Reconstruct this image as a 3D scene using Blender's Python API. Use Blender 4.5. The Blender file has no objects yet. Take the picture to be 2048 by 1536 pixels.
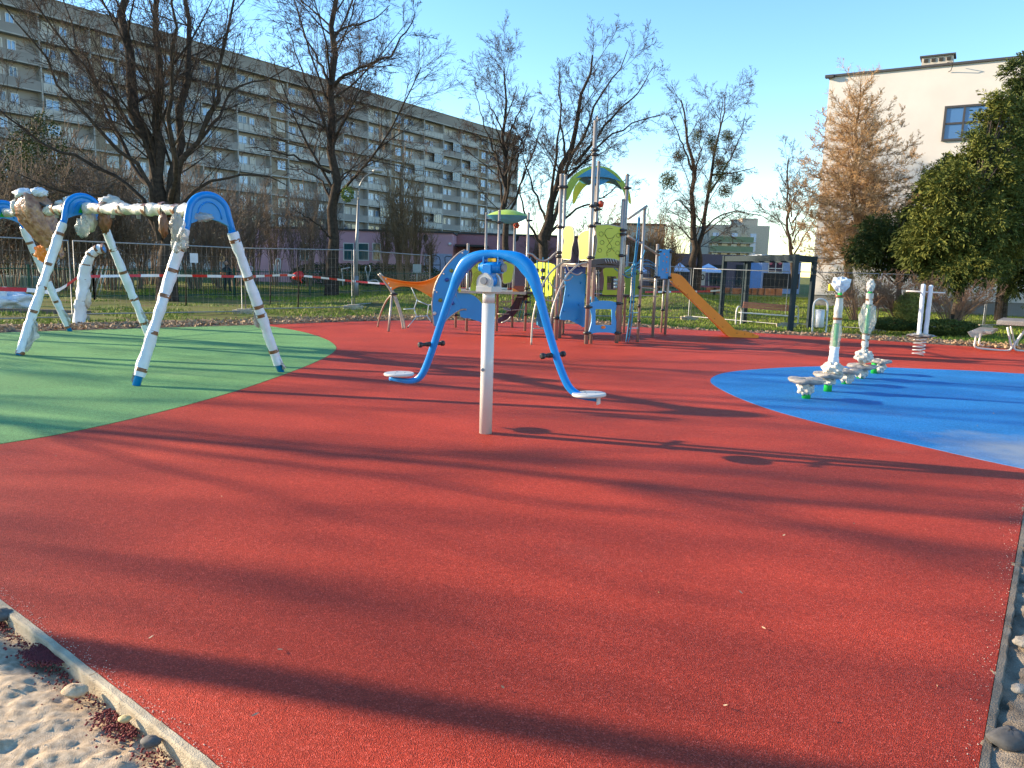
import bpy, math, random
import numpy as np
from mathutils import Vector, Matrix
random.seed(7); RNG = np.random.default_rng(7)
S = bpy.context.scene
COL = S.collection
R_ = math.radians
# ------------------------------------------------------------------ camera, sky, sun, exposure
F = 1500.0; CAMH = 1.6
TH = math.atan(232 / 1500.0); RO = 0.029
def rx(a): c, s = math.cos(a), math.sin(a); return np.array([[1, 0, 0], [0, c, -s], [0, s, c]])
def rz(a): c, s = math.cos(a), math.sin(a); return np.array([[c, -s, 0], [s, c, 0], [0, 0, 1]])
RM = rx(math.pi / 2 - TH) @ rz(RO)
cam = bpy.data.cameras.new('camera'); camo = bpy.data.objects.new('camera', cam); COL.objects.link(camo)
M4 = Matrix([list(RM[i]) + [0] for i in range(3)] + [[0, 0, 0, 1]]); M4.translation = (0, 0, CAMH)
camo.matrix_world = M4
cam.sensor_width = 36; cam.lens = F / 2048 * 36; cam.clip_end = 3000; cam.clip_start = 0.05
S.camera = camo
SUN_EL = R_(19); SDX, SDY = -0.975, 0.222          # horizontal direction towards the sun
w = bpy.data.worlds.new('World'); S.world = w; w.use_nodes = True
nt = w.node_tree; bg = nt.nodes['Background']
sky = nt.nodes.new('ShaderNodeTexSky'); sky.sky_type = 'NISHITA'; sky.sun_disc = False
sky.sun_elevation = SUN_EL; sky.sun_rotation = math.atan2(SDX, SDY)
sky.air_density = 1.0; sky.dust_density = 0.0; sky.ozone_density = 1.6
hsv = nt.nodes.new('ShaderNodeHueSaturation'); hsv.inputs['Saturation'].default_value = 1.24; hsv.inputs['Hue'].default_value = 0.502
nt.links.new(sky.outputs[0], hsv.inputs['Color']); nt.links.new(hsv.outputs[0], bg.inputs[0]); bg.inputs[1].default_value = 0.14
sl = bpy.data.lights.new('sun', 'SUN'); sl.energy = 5.0; sl.angle = R_(0.7); sl.color = (1, 0.81, 0.57)
so = bpy.data.objects.new('sun', sl); COL.objects.link(so)
sd = Vector((SDX * math.cos(SUN_EL), SDY * math.cos(SUN_EL), math.sin(SUN_EL)))
so.rotation_euler = sd.to_track_quat('Z', 'Y').to_euler()
vs = S.view_settings; vs.view_transform = 'Standard'; vs.look = 'None'; vs.gamma = 1; vs.exposure = 1.42
S.render.resolution_x = 1024; S.render.resolution_y = 768
# ------------------------------------------------------------------ geometry of the view (turns a pixel of the photograph into a place)
C0 = np.array([0, 0, CAMH])
def ray(px, py): return RM @ np.array([(px - 1024) / F, -(py - 768) / F, -1.0])
def at(px, py, Y):
    d = ray(px, py); return C0 + d * (Y / d[1])
def g(px, py, z=0.0):
    d = ray(px, py); return C0 + d * ((z - CAMH) / d[2])
def onplane(px, py, A, B):
    d = ray(px, py); n = np.array([B[1] - A[1], -(B[0] - A[0]), 0.0])
    A3 = np.array([A[0], A[1], 0.0]); return C0 + d * (np.dot(A3 - C0, n) / np.dot(d, n))
def sm(a, b, x): t = np.clip((x - a) / (b - a), 0, 1); return t * t * (3 - 2 * t)
def hsh(ix, iy, s): 
    n = (ix * 374761393 + iy * 668265263 + s * 974634777) & 0x7fffffff
    n = ((n ^ (n >> 13)) * 1274126177) & 0x7fffffff
    return ((n ^ (n >> 16)) & 0xffff) / 65535.0
def vn(x, y, s=0):
    x = np.asarray(x, float); y = np.asarray(y, float)
    ix = np.floor(x).astype(np.int64); iy = np.floor(y).astype(np.int64); fx = x - ix; fy = y - iy
    fx = fx * fx * (3 - 2 * fx); fy = fy * fy * (3 - 2 * fy)
    a = hsh(ix, iy, s); b = hsh(ix + 1, iy, s); c = hsh(ix, iy + 1, s); d = hsh(ix + 1, iy + 1, s)
    return (a * (1 - fx) + b * fx) * (1 - fy) + (c * (1 - fx) + d * fx) * fy - 0.5
def fbm(x, y, s=0, o=4):
    r = 0; a = 1
    for k in range(o): r = r + a * vn(x * 2 ** k, y * 2 ** k, s + k); a *= 0.5
    return r
def crv(pts, n=6, closed=False):
    P = [np.array(p, float) for p in pts]; out = []; N = len(P)
    rng_ = range(N) if closed else range(N - 1)
    for i in rng_:
        p0 = P[(i - 1) % N] if closed or i > 0 else 2 * P[0] - P[1]
        p1 = P[i]; p2 = P[(i + 1) % N]
        p3 = P[(i + 2) % N] if closed or i + 2 < N else 2 * P[-1] - P[-2]
        for k in range(n):
            t = k / n
            out.append(0.5 * (2 * p1 + (p2 - p0) * t + (2 * p0 - 5 * p1 + 4 * p2 - p3) * t * t + (3 * p1 - p0 - 3 * p2 + p3) * t ** 3))
    if not closed: out.append(P[-1])
    return out
# ------------------------------------------------------------------ materials
MT = {}
def mat(name, col, rough=0.6, metal=0.0, var=0.12, vs_=6.0, bump=0.0, bs=60.0, spec=0.5, trans=0.0, coat=0.0, col2=None, subs=0.0):
    if name in MT: return MT[name]
    m = bpy.data.materials.new(name); m.use_nodes = True; t = m.node_tree; b = t.nodes['Principled BSDF']
    b.inputs['Roughness'].default_value = rough; b.inputs['Metallic'].default_value = metal
    b.inputs['Specular IOR Level'].default_value = spec; b.inputs['Coat Weight'].default_value = coat
    b.inputs['Transmission Weight'].default_value = trans
    tc = t.nodes.new('ShaderNodeTexCoord')
    nz = t.nodes.new('ShaderNodeTexNoise'); nz.inputs['Scale'].default_value = vs_; nz.inputs['Detail'].default_value = 5
    t.links.new(tc.outputs['Object'], nz.inputs['Vector'])
    rp = t.nodes.new('ShaderNodeValToRGB'); rp.color_ramp.elements[0].position = 0.3; rp.color_ramp.elements[1].position = 0.7
    c2 = col2 if col2 else tuple(min(1, c * (1 + var)) for c in col)
    c1 = col if col2 else tuple(c * (1 - var) for c in col)
    rp.color_ramp.elements[0].color = (*c1, 1); rp.color_ramp.elements[1].color = (*c2, 1)
    t.links.new(nz.outputs[0], rp.inputs[0]); t.links.new(rp.outputs[0], b.inputs['Base Color'])
    if bump > 0:
        n2 = t.nodes.new('ShaderNodeTexNoise'); n2.inputs['Scale'].default_value = bs; n2.inputs['Detail'].default_value = 4
        t.links.new(tc.outputs['Object'], n2.inputs['Vector'])
        bp = t.nodes.new('ShaderNodeBump'); bp.inputs['Strength'].default_value = bump; bp.inputs['Distance'].default_value = 0.02
        t.links.new(n2.outputs[0], bp.inputs['Height']); t.links.new(bp.outputs[0], b.inputs['Normal'])
    MT[name] = m; return m
def rubber(name, c, dusty=False):
    m = bpy.data.materials.new(name); m.use_nodes = True; t = m.node_tree; b = t.nodes['Principled BSDF']; L = t.links
    tc = t.nodes.new('ShaderNodeTexCoord')
    v = t.nodes.new('ShaderNodeTexVoronoi'); v.inputs['Scale'].default_value = 230; L.new(tc.outputs['Object'], v.inputs['Vector'])
    hs = t.nodes.new('ShaderNodeSeparateColor'); L.new(v.outputs['Color'], hs.inputs[0])
    rp = t.nodes.new('ShaderNodeValToRGB'); cr = rp.color_ramp
    cr.elements[0].position = 0; cr.elements[0].color = (c[0] * .55, c[1] * .5, c[2] * .5, 1)
    cr.elements[1].position = 0.86; cr.elements[1].color = (c[0] * 1.2, c[1] * 1.15, c[2] * 1.15, 1)
    e = cr.elements.new(0.97); e.color = (min(1, c[0] * 1.3 + .06), min(1, c[1] * 1.5 + .04), min(1, c[2] * 1.5 + .04), 1)
    L.new(hs.outputs[0], rp.inputs[0])
    n = t.nodes.new('ShaderNodeTexNoise'); n.inputs['Scale'].default_value = 0.9; n.inputs['Detail'].default_value = 6; L.new(tc.outputs['Object'], n.inputs['Vector'])
    mr = t.nodes.new('ShaderNodeMapRange'); mr.inputs[1].default_value = .3; mr.inputs[2].default_value = .7; mr.inputs[3].default_value = .86; mr.inputs[4].default_value = 1.12; L.new(n.outputs[0], mr.inputs[0])
    mx = t.nodes.new('ShaderNodeMix'); mx.data_type = 'RGBA'; mx.blend_type = 'MULTIPLY'; mx.inputs[0].default_value = 1
    L.new(rp.outputs[0], mx.inputs[6]); L.new(mr.outputs[0], mx.inputs[7])
    src = mx.outputs[2]
    n3 = t.nodes.new('ShaderNodeTexNoise'); n3.inputs['Scale'].default_value = 26; n3.inputs['Detail'].default_value = 3; L.new(tc.outputs['Object'], n3.inputs['Vector'])
    m3 = t.nodes.new('ShaderNodeMapRange'); m3.inputs[1].default_value = .3; m3.inputs[2].default_value = .7; m3.inputs[3].default_value = .88; m3.inputs[4].default_value = 1.12; L.new(n3.outputs[0], m3.inputs[0])
    mz = t.nodes.new('ShaderNodeMix'); mz.data_type = 'RGBA'; mz.blend_type = 'MULTIPLY'; mz.inputs[0].default_value = 1
    L.new(src, mz.inputs[6]); L.new(m3.outputs[0], mz.inputs[7]); src = mz.outputs[2]
    wv = t.nodes.new('ShaderNodeTexNoise'); wv.inputs['Scale'].default_value = .35; wv.inputs['Detail'].default_value = 9; wv.inputs['Roughness'].default_value = .7; L.new(tc.outputs['Object'], wv.inputs['Vector'])
    w2 = t.nodes.new('ShaderNodeMapRange'); w2.inputs[1].default_value = .58; w2.inputs[2].default_value = .74; w2.inputs[3].default_value = 0; w2.inputs[4].default_value = .13; L.new(wv.outputs[0], w2.inputs[0])
    w3 = t.nodes.new('ShaderNodeMix'); w3.data_type = 'RGBA'; L.new(w2.outputs[0], w3.inputs[0]); L.new(src, w3.inputs[6]); w3.inputs[7].default_value = (.34, .26, .20, 1); src = w3.outputs[2]
    if dusty:   # pale dust spilled over the near corner of the blue field
        gd = t.nodes.new('ShaderNodeVectorMath'); gd.operation = 'DISTANCE'; L.new(tc.outputs['Object'], gd.inputs[0]); gd.inputs[1].default_value = (5.0, 6.9, 0)
        n4 = t.nodes.new('ShaderNodeTexNoise'); n4.inputs['Scale'].default_value = 3.0; n4.inputs['Detail'].default_value = 8; L.new(tc.outputs['Object'], n4.inputs['Vector'])
        ad = t.nodes.new('ShaderNodeMath'); ad.operation = 'MULTIPLY_ADD'; L.new(n4.outputs[0], ad.inputs[0]); ad.inputs[1].default_value = 1.1; L.new(gd.outputs['Value'], ad.inputs[2])
        r2 = t.nodes.new('ShaderNodeMapRange'); r2.inputs[1].default_value = 0.75; r2.inputs[2].default_value = 1.6; r2.inputs[3].default_value = .75; r2.inputs[4].default_value = 0; L.new(ad.outputs[0], r2.inputs[0])
        m4 = t.nodes.new('ShaderNodeMix'); m4.data_type = 'RGBA'; L.new(r2.outputs[0], m4.inputs[0]); L.new(src, m4.inputs[6]); m4.inputs[7].default_value = (.33, .36, .38, 1); src = m4.outputs[2]
    L.new(src, b.inputs['Base Color'])
    b.inputs['Roughness'].default_value = 0.6; b.inputs['Specular IOR Level'].default_value = 0.16
    bp = t.nodes.new('ShaderNodeBump'); bp.inputs['Strength'].default_value = 0.75; bp.inputs['Distance'].default_value = 0.004
    L.new(v.outputs['Distance'], bp.inputs['Height']); L.new(bp.outputs[0], b.inputs['Normal'])
    return m
# ------------------------------------------------------------------ mesh helpers
class MB:
    def __init__(s): s.v = []; s.f = []; s.m = []; s.sm = []
    def add(s, vs_, fs, mi=0, smooth=False):
        o = len(s.v); s.v += [tuple(map(float, p)) for p in vs_]
        for f in fs: s.f.append(tuple(i + o for i in f)); s.m.append(mi); s.sm.append(smooth)
    def box(s, c, d, ax=None, mi=0):
        c = np.array(c, float); X, Y, Z = (np.eye(3) if ax is None else ax)
        h = [d[0] / 2 * np.array(X), d[1] / 2 * np.array(Y), d[2] / 2 * np.array(Z)]
        P = [c + i * h[0] + j * h[1] + k * h[2] for k in (-1, 1) for j in (-1, 1) for i in (-1, 1)]
        s.add(P, [(0, 2, 3, 1), (4, 5, 7, 6), (0, 1, 5, 4), (1, 3, 7, 5), (3, 2, 6, 7), (2, 0, 4, 6)], mi)
        return s
    def tube(s, pts, r, n=8, mi=0, cap=True, el=None, ref=None):
        P = [np.array(p, float) for p in pts]; N = len(P); V = []
        rr = r if hasattr(r, '__len__') else [r] * N
        u = None
        for i in range(N):
            t = P[min(i + 1, N - 1)] - P[max(i - 1, 0)]; t = t / (np.linalg.norm(t) + 1e-9)
            if ref is not None: u = np.cross(t, ref)
            elif u is None: u = np.cross(t, (0, 0, 1) if abs(t[2]) < .9 else (1, 0, 0))
            else: u = u - np.dot(u, t) * t
            u = u / (np.linalg.norm(u) + 1e-9); w_ = np.cross(t, u)
            e = 1 if el is None else (el[i] if hasattr(el, '__len__') else el)
            for k in range(n):
                a = 2 * math.pi * k / n; V.append(P[i] + rr[i] * (math.cos(a) * u * e + math.sin(a) * w_))
        Fs = [(i * n + k, i * n + (k + 1) % n, (i + 1) * n + (k + 1) % n, (i + 1) * n + k) for i in range(N - 1) for k in range(n)]
        s.add(V, Fs, mi, True)
        if cap:
            o = len(s.v) - len(V)
            s.f.append(tuple(o + k for k in range(n))[::-1]); s.f.append(tuple(o + (N - 1) * n + k for k in range(n)))
            s.m += [mi, mi]; s.sm += [False, False]
        return s
    def disc(s, c, r, h, n=28, axis=(0, 0, 1), mi=0):
        c = np.array(c, float); a = np.array(axis, float); a /= np.linalg.norm(a)
        b = min(0.25 * h, 0.01)
        return s.tube([c - a * h / 2, c - a * (h / 2 - b), c + a * (h / 2 - b), c + a * h / 2], [r - b, r, r, r - b], n, mi)
    def plate(s, pts, th, nrm, holes=None, mi=0):
        """solid plate: outline of 3D points in one plane, thickness along nrm"""
        nrm = np.array(nrm, float); nrm /= np.linalg.norm(nrm)
        import mathutils
        loops = [pts] + (holes or [])
        polys = [[Vector(p) for p in lp] for lp in loops]
        tris = mathutils.geometry.tessellate_polygon(polys)
        flat = [np.array(p) for lp in loops for p in lp]; N = len(flat)
        V = [p + nrm * th / 2 for p in flat] + [p - nrm * th / 2 for p in flat]
        Fs = [tuple(t) for t in tris] + [tuple(i + N for i in t[::-1]) for t in tris]
        o = 0
        for lp in loops:
            n = len(lp)
            for i in range(n): Fs.append((o + i, o + (i + 1) % n, o + (i + 1) % n + N, o + i + N))
            o += n
        s.add(V, Fs, mi)
        return s
    def ball(s, c, r, nu=12, nv=8, mi=0, sc=(1, 1, 1), nz=0.0):
        V = []; c = np.array(c, float)
        for j in range(nv + 1):
            for i in range(nu):
                a = 2 * math.pi * i / nu; b = math.pi * j / nv
                d = np.array([math.sin(b) * math.cos(a), math.sin(b) * math.sin(a), math.cos(b)])
                V.append(c + d * np.array(sc) * r * (1 + nz * random.uniform(-1, 1)))
        s.add(V, [(j * nu + i, (j + 1) * nu + i, (j + 1) * nu + (i + 1) % nu, j * nu + (i + 1) % nu) for j in range(nv) for i in range(nu)], mi, True)
        return s
    def build(s, name, mats, parent=None, bevel=0.0):
        off = np.array(parent['_w']) if parent is not None else np.zeros(3)
        me = bpy.data.meshes.new(name); me.from_pydata([tuple(np.array(p) - off) for p in s.v], [], s.f)
        ms = mats if isinstance(mats, (list, tuple)) else [mats]
        for m in ms: me.materials.append(m)
        me.polygons.foreach_set('material_index', s.m); me.polygons.foreach_set('use_smooth', s.sm); me.update()
        o = bpy.data.objects.new(name, me); COL.objects.link(o)
        if bevel > 0:
            b = o.modifiers.new('bevel', 'BEVEL'); b.width = bevel; b.segments = 2; b.limit_method = 'ANGLE'
        if parent is not None:
            o.parent = parent; o['_w'] = list(map(float, parent['_w']))
        else: o['_w'] = [0., 0., 0.]
        return o
def arrmesh(name, V, Q, mats, parent=None, smooth=False, mi=None):
    off = np.array(parent['_w']) if parent is not None else np.zeros(3)
    me = bpy.data.meshes.new(name); V = np.asarray(V, np.float32) - off.astype(np.float32); Q = np.asarray(Q, np.int32); k = Q.shape[1]
    me.vertices.add(len(V)); me.vertices.foreach_set('co', V.ravel())
    me.loops.add(Q.size); me.loops.foreach_set('vertex_index', Q.ravel())
    me.polygons.add(len(Q)); me.polygons.foreach_set('loop_start', np.arange(0, Q.size, k, dtype=np.int32))
    if smooth: me.polygons.foreach_set('use_smooth', np.ones(len(Q), bool))
    for m in (mats if isinstance(mats, (list, tuple)) else [mats]): me.materials.append(m)
    if mi is not None: me.polygons.foreach_set('material_index', np.asarray(mi, np.int32))
    me.update(calc_edges=True)
    o = bpy.data.objects.new(name, me); COL.objects.link(o)
    if parent is not None: o.parent = parent; o['_w'] = list(map(float, parent['_w']))
    else: o['_w'] = [0., 0., 0.]
    return o
def thing(name, label, cat, loc, group=None):
    o = bpy.data.objects.new(name, None); COL.objects.link(o); o.location = tuple(map(float, loc)); o.empty_display_size = .2
    o['_w'] = list(map(float, loc)); o['label'] = label; o['category'] = cat
    if group: o['group'] = group
    return o
def tag(o, label, cat, group=None):
    o['label'] = label; o['category'] = cat
    if group: o['group'] = group
    return o
def struct(o): o['kind'] = 'structure'; return o
def stuff(o): o['kind'] = 'stuff'; return o
def share(o, loc, rot=None, scale=None, parent=None):
    c = o.copy(); COL.objects.link(c); c.location = tuple(loc)
    if rot is not None: c.rotation_euler = rot
    if scale is not None: c.scale = scale
    c.parent = parent; return c
# ------------------------------------------------------------------ the ground
PAD = [(.65, .98), (-2.36, 3.3), (-5.7, 5.88), (-9, 8.4), (-13, 11.5), (-13.3, 12.6), (-10.5, 15.2), (-8.2, 17.3), (-6, 19.3), (-4.2, 21.2), (-1.9, 22.5), (2, 22.4), (6.6, 21.1), (9.6, 19.6), (12.3, 18), (12.75, 17.7), (8.2, 11.43)]
def sdist(x, y, poly):
    """signed distance (negative inside)"""
    x = np.asarray(x, float); y = np.asarray(y, float); d = np.full(x.shape, 1e9); ins = np.zeros(x.shape, bool); n = len(poly)
    for i in range(n):
        ax, ay = poly[i]; bx, by = poly[(i + 1) % n]; ex, ey = bx - ax, by - ay
        t = np.clip(((x - ax) * ex + (y - ay) * ey) / (ex * ex + ey * ey), 0, 1)
        d = np.minimum(d, np.hypot(x - ax - t * ex, y - ay - t * ey))
        c = ((ay > y) != (by > y)) & (x < (bx - ax) * (y - ay) / (by - ay + 1e-12) + ax); ins ^= c
    return np.where(ins, -d, d)
def gz(x, y):
    z = -0.035 - 0.2 * sm(2.5, 6.5, x) * sm(20.5, 24, y) * (1 - sm(34, 50, y))
    z = z + 0.55 * np.exp(-(((x + 2.5) / 4.5) ** 2 + ((y - 30) / 3.4) ** 2)) + 0.75 * np.exp(-(((x - 8.2) / 2.2) ** 2 + ((y - 38) / 4.) ** 2))
    z = z + 0.02 * fbm(x * .5, y * .5, 3)
    return z
def gt(px, py):
    z = 0.0
    for _ in range(6):
        p = g(px, py, z); z = float(gz(p[0], p[1]))
    return np.array([p[0], p[1], z])
M_red = rubber('red_rubber', (.43, .047, .022)); M_grn = rubber('green_rubber', (.155, .34, .12)); M_blu = rubber('blue_rubber', (.015, .195, .50), True)
M_grass = mat('grass_ground', (.12, .095, .045), 1, 0, col2=(.13, .17, .035), vs_=1.3, bump=.9, bs=35, spec=.1)
M_conc = mat('concrete_edge', (.34, .28, .20), .9, 0, col2=(.52, .45, .33), vs_=14, bump=.5, bs=180, spec=.2)
M_soil = mat('soil', (.12, .085, .06), 1, 0, col2=(.27, .21, .15), vs_=9, bump=1, bs=60, spec=.1)
M_sand = mat('sand', (.35, .26, .17), .95, 0, col2=(.62, .49, .34), vs_=38, bump=.45, bs=240, spec=.15)
M_asph = mat('asphalt', (.07, .07, .07), .9, 0, bump=.4, bs=200)
xs = np.concatenate([-np.geomspace(900, 32, 16), np.arange(-30, 40.1, .4), np.geomspace(42, 900, 16)])
ys = np.concatenate([-np.geomspace(400, 4, 12), np.arange(-2, 62, .4), np.geomspace(64, 1500, 18)])
GX, GY = np.meshgrid(xs, ys); GZ = gz(GX, GY); D = sdist(GX, GY, PAD)
GZ = np.where(D < -.35, -.25, GZ); GZ = np.where((GY < 9) & (D < 2.6 + 0 * GX) & (GZ > -.2), -.2, GZ)
ny, nx = GX.shape; idx = np.arange(nx * ny).reshape(ny, nx)
Q = np.stack([idx[:-1, :-1], idx[:-1, 1:], idx[1:, 1:], idx[1:, :-1]], -1).reshape(-1, 4)
struct(arrmesh('ground', np.stack([GX, GY, GZ], -1).reshape(-1, 3), Q, M_grass, smooth=True))
def slab(name, outline, z1, z0, m):
    mb = MB(); pts = [np.array([p[0], p[1], (z1 + z0) / 2]) for p in outline]
    mb.plate(pts, abs(z1 - z0), (0, 0, 1)); return struct(mb.build(name, m))
slab('play_surface', PAD, 0.0, -.09, M_red)
# green and blue fields of rubber
go = [g(*p)[:2] for p in [(0, 888), (100, 872), (200, 852), (300, 829), (400, 803), (500, 773), (600, 737), (650, 715), (671, 700), (669, 690), (650, 678), (610, 665), (560, 655.5), (530, 651.5)]]
go = [tuple(p) for p in crv(go, 6)]
go = [(-6.3, 5.6 + .95)] + go + [(-6.3, 18.93), (-8.24, 17.2), (-10.53, 15.1), (-13.2, 12.5), (-12.9, 11.55), (-9, 8.5)]
slab('green_field', go, .004, -.004, M_grn)
bo = [g(*p)[:2] for p in [(2048, 938), (1950, 917), (1850, 894), (1750, 872), (1650, 849), (1550, 822), (1480, 797), (1435, 775), (1421, 763), (1428, 753), (1455, 745), (1510, 739), (1600, 734), (1700, 733), (1850, 738), (1950, 742), (2048, 748)]]
bo = [tuple(p) for p in crv(bo, 6)] + [(9.5, 13.33), (8.1, 11.4), (4.72, 6.62)]
slab('blue_field', bo, .004, -.004, M_blu)
# concrete edging blocks round the near corner
edge = struct(bpy.data.objects.new('edging', None)); COL.objects.link(edge); edge['_w'] = [0, 0, 0]
def edging(a, b, first=0.0):
    a = np.array(a); b = np.array(b); L_ = np.linalg.norm(b - a); t = (b - a) / L_; n = np.array([t[1], -t[0]]); k = first
    k0 = 0
    while k0 < L_:
        k1 = min(L_, k if k > k0 else k0 + 1.0); k = k1 + 1.0
        mb = MB()
        nn = max(2, int((k1 - k0) / .05)); V = []; 
        for i in range(nn + 1):
            p = a + t * (k0 + .004 + (k1 - k0 - .008) * i / nn)
            j1, j2 = random.uniform(-.002, .002), random.uniform(-.004, .004)
            for (o, z) in ((.001, -.2), (.001 , .004 + j1), (.026 + j2, .002 + j1), (.031 + j2, -.006), (.032, -.2)): V.append((*(p + n * o), z + (a[0] * 0)))
        Fs = [(i * 5 + q, i * 5 + (q + 1) % 5, (i + 1) * 5 + (q + 1) % 5, (i + 1) * 5 + q) for i in range(nn) for q in range(5)] + [(4, 3, 2, 1, 0), tuple(nn * 5 + q for q in range(5))]
        mb.add(V, Fs); mb.build('kerb_block', M_conc, edge); k0 = k1
edging(PAD[4], PAD[0], .42); M_conc = mat('dirty_concrete', (.16, .12, .08), .95, col2=(.30, .24, .17), vs_=9, bump=.5, bs=150); edging(PAD[0], PAD[15], .9); M_conc = MT['concrete_edge']
# sand either side of the near corner
def sandmesh(name, x0, x1, y0, y1, st, m, zb=-.05, amp=.05, lip=.03, sc_=1.0):
    X, Y = np.meshgrid(np.arange(x0, x1, st), np.arange(y0, y1, st)); d = sdist(X, Y, PAD)
    Xr = X * .8 + Y * .6 + .12 * fbm(X * 5, Y * 5, 31, 3); Yr_ = Y * .8 - X * .6 + .12 * fbm(X * 5, Y * 5, 32, 3)
    Z = zb + amp * fbm(Xr * 2.3, Yr_ * 2.3, 11, 6) * sm(0, .5, d + .1) + sc_ * (.018 * np.maximum(0, fbm(Xr * 6, Yr_ * 9, 5, 5)) + .0035 * fbm(Xr * 28, Yr_ * 28, 15, 3)) + RNG.uniform(-.0005, .0005, X.shape) - lip * (1 - sm(.0, .25, d)) + .012 * fbm(X * 30, Y * 30, 8, 2)
    Z = Z + .05 * sm(.4, 1.2, d)
    Z = np.where(d < -.02, -.3, Z); Z = Z - .12 * sm(2.0, 2.5, d)
    ny, nx = X.shape; idx = np.arange(nx * ny).reshape(ny, nx)
    Q = np.stack([idx[:-1, :-1], idx[:-1, 1:], idx[1:, 1:], idx[1:, :-1]], -1).reshape(-1, 4)
    keep = (d.ravel()[Q].min(1) > -.12) & (d.ravel()[Q].max(1) < 2.6); Q = Q[keep]
    return struct(arrmesh(name, np.stack([X, Y, Z], -1).reshape(-1, 3), Q, m, smooth=True))
sandmesh('sand', -4.5, .8, .6, 4.6, .013, M_sand, -.05, .035)
M_sdirt = mat('dirty_sand', (.13, .095, .065), .95, 0, col2=(.46, .37, .27), vs_=7, bump=.8, bs=160, spec=.1)
sandmesh('sand', .75, 5.5, .2, 7, .018, M_sdirt, .012, .11, 0.03, 2.6)
sandmesh('sand', -15, -4.45, 4.3, 13, .05, M_sand); sandmesh('sand', 5.4, 14.5, 3, 17.4, .05, M_sdirt, .0, .09, .02)
# crumbs of red rubber, stones and clods beside the edging
def scatter_rocks(name, pts, sizes, m, par=None):
    base = np.array([(1, 0, 0), (0, 1, 0), (-1, 0, 0), (0, -1, 0), (0, 0, .8), (0, 0, -.8)], float)
    tri = np.array([(0, 1, 4), (1, 2, 4), (2, 3, 4), (3, 0, 4), (1, 0, 5), (2, 1, 5), (3, 2, 5), (0, 3, 5)])
    n = len(pts); V = base[None] * (1 + .5 * RNG.uniform(-1, 1, (n, 6, 1))) * np.array(sizes)[:, None, None]
    a = RNG.uniform(0, 6.28, n); c, s = np.cos(a), np.sin(a)
    V2 = V.copy(); V2[..., 0] = V[..., 0] * c[:, None] - V[..., 1] * s[:, None]; V2[..., 1] = V[..., 0] * s[:, None] + V[..., 1] * c[:, None]
    V2 += np.array(pts)[:, None]; Q = (tri[None] + np.arange(n)[:, None, None] * 6).reshape(-1, 3)
    return arrmesh(name, V2.reshape(-1, 3), Q, m)
pts = []; n1 = np.array([-.61, -.79]); t1 = np.array([-.79, .61]); A0 = np.array(PAD[0])
for i in range(11000):
    s_ = random.uniform(0, 5.5)
    if fbm(np.array(s_ * 1.6), np.array(.5), 77, 2) < -.12 and random.random() < .8: continue
    d_ = .042 + abs(random.gauss(0, .04)); p = A0 + t1 * s_ + n1 * d_; pts.append((p[0], p[1], -.058 + .01 * random.random() + .02 * d_))
for i in range(1600):
    p = g(random.gauss(95, 22), random.gauss(1312, 9), -.03); pts.append((p[0], p[1], -.022))
for i in range(500):
    p = g(random.gauss(15, 12), random.gauss(1225, 8), -.03); pts.append((p[0], p[1], -.025))
n2 = np.array([.81, -.585]); t2 = np.array([.585, .81])
for i in range(900):
    s_ = 4.2 + random.gauss(0, .18); p = A0 + t2 * s_ + n2 * (.16 + abs(random.gauss(0, .09))); pts.append((p[0], p[1], .0))
M_crumb = mat('red_crumbs', (.16, .02, .02), .8, var=.3, vs_=40)
tag(stuff(scatter_rocks('rubber_crumbs', pts, RNG.uniform(.003, .007, len(pts)), M_crumb)), 'loose dark red rubber crumbs spilled on the sand along the concrete edging', 'crumbs')
pts = []; sz = []
for i in range(2600):
    s_ = random.uniform(0, 12); side = random.random() < .5
    d_ = .08 + random.uniform(0, 2.0) ** 1.2
    p = A0 + (t1 * s_ + n1 * d_ if side else t2 * s_ + n2 * d_); pts.append((p[0], p[1], -.03 + .015 * min(d_, 1))); sz.append(random.choice([.003, .004, .006, .008, .014 if not side else .006]))
M_stone = mat('stone', (.2, .17, .13), .9, col2=(.42, .36, .29), vs_=30, bump=.4)
tag(stuff(scatter_rocks('gravel', pts, sz, M_stone)), 'small stones and clods lying in the sand beside the play surface', 'gravel')
lp = []
for i in range(1100):
    s_ = random.uniform(0, 5.5); d_ = -abs(random.gauss(0, .03)); p = A0 + t1 * s_ + n1 * d_; lp.append((p[0], p[1], .002))
for i in range(400):
    s_ = random.uniform(0, 7); d_ = -abs(random.gauss(0, .04)); p = A0 + t2 * s_ + n2 * d_; lp.append((p[0], p[1], .002))
tag(stuff(scatter_rocks('sand_grains', lp, RNG.uniform(.001, .0028, len(lp)), mat('pale_grain', (.45, .38, .3), .9, col2=(.7, .62, .5), vs_=40))), 'pale sand grains blown onto the rubber along its near edges', 'sand grains')
def stone(px, py, r, m, label):
    p = g(px, py, -.02); mb = MB(); mb.ball(p + np.array([0, 0, r * .2 + (.03 if px > 1000 else 0)]), r, 14, 10, sc=(1.15, .85, .6), nz=.13); o = mb.build('stone', m); tag(o, label, 'stone')
M_dst = mat('dark_stone', (.09, .085, .08), .8, var=.3, vs_=30)
stone(5, 1233, .045, M_dst, 'dark rounded stone on the sand at the left picture edge')
stone(302, 1486, .03, M_dst, 'dark grey pebble on the sand beside the concrete edging')
stone(250, 1440, .02, mat('yellow_stone', (.5, .38, .18), .8), 'small yellowish pebble on the sand near the edging')
stone(150, 1385, .04, M_sand, 'sandy clod leaning against the edging at the lower left')
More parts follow.
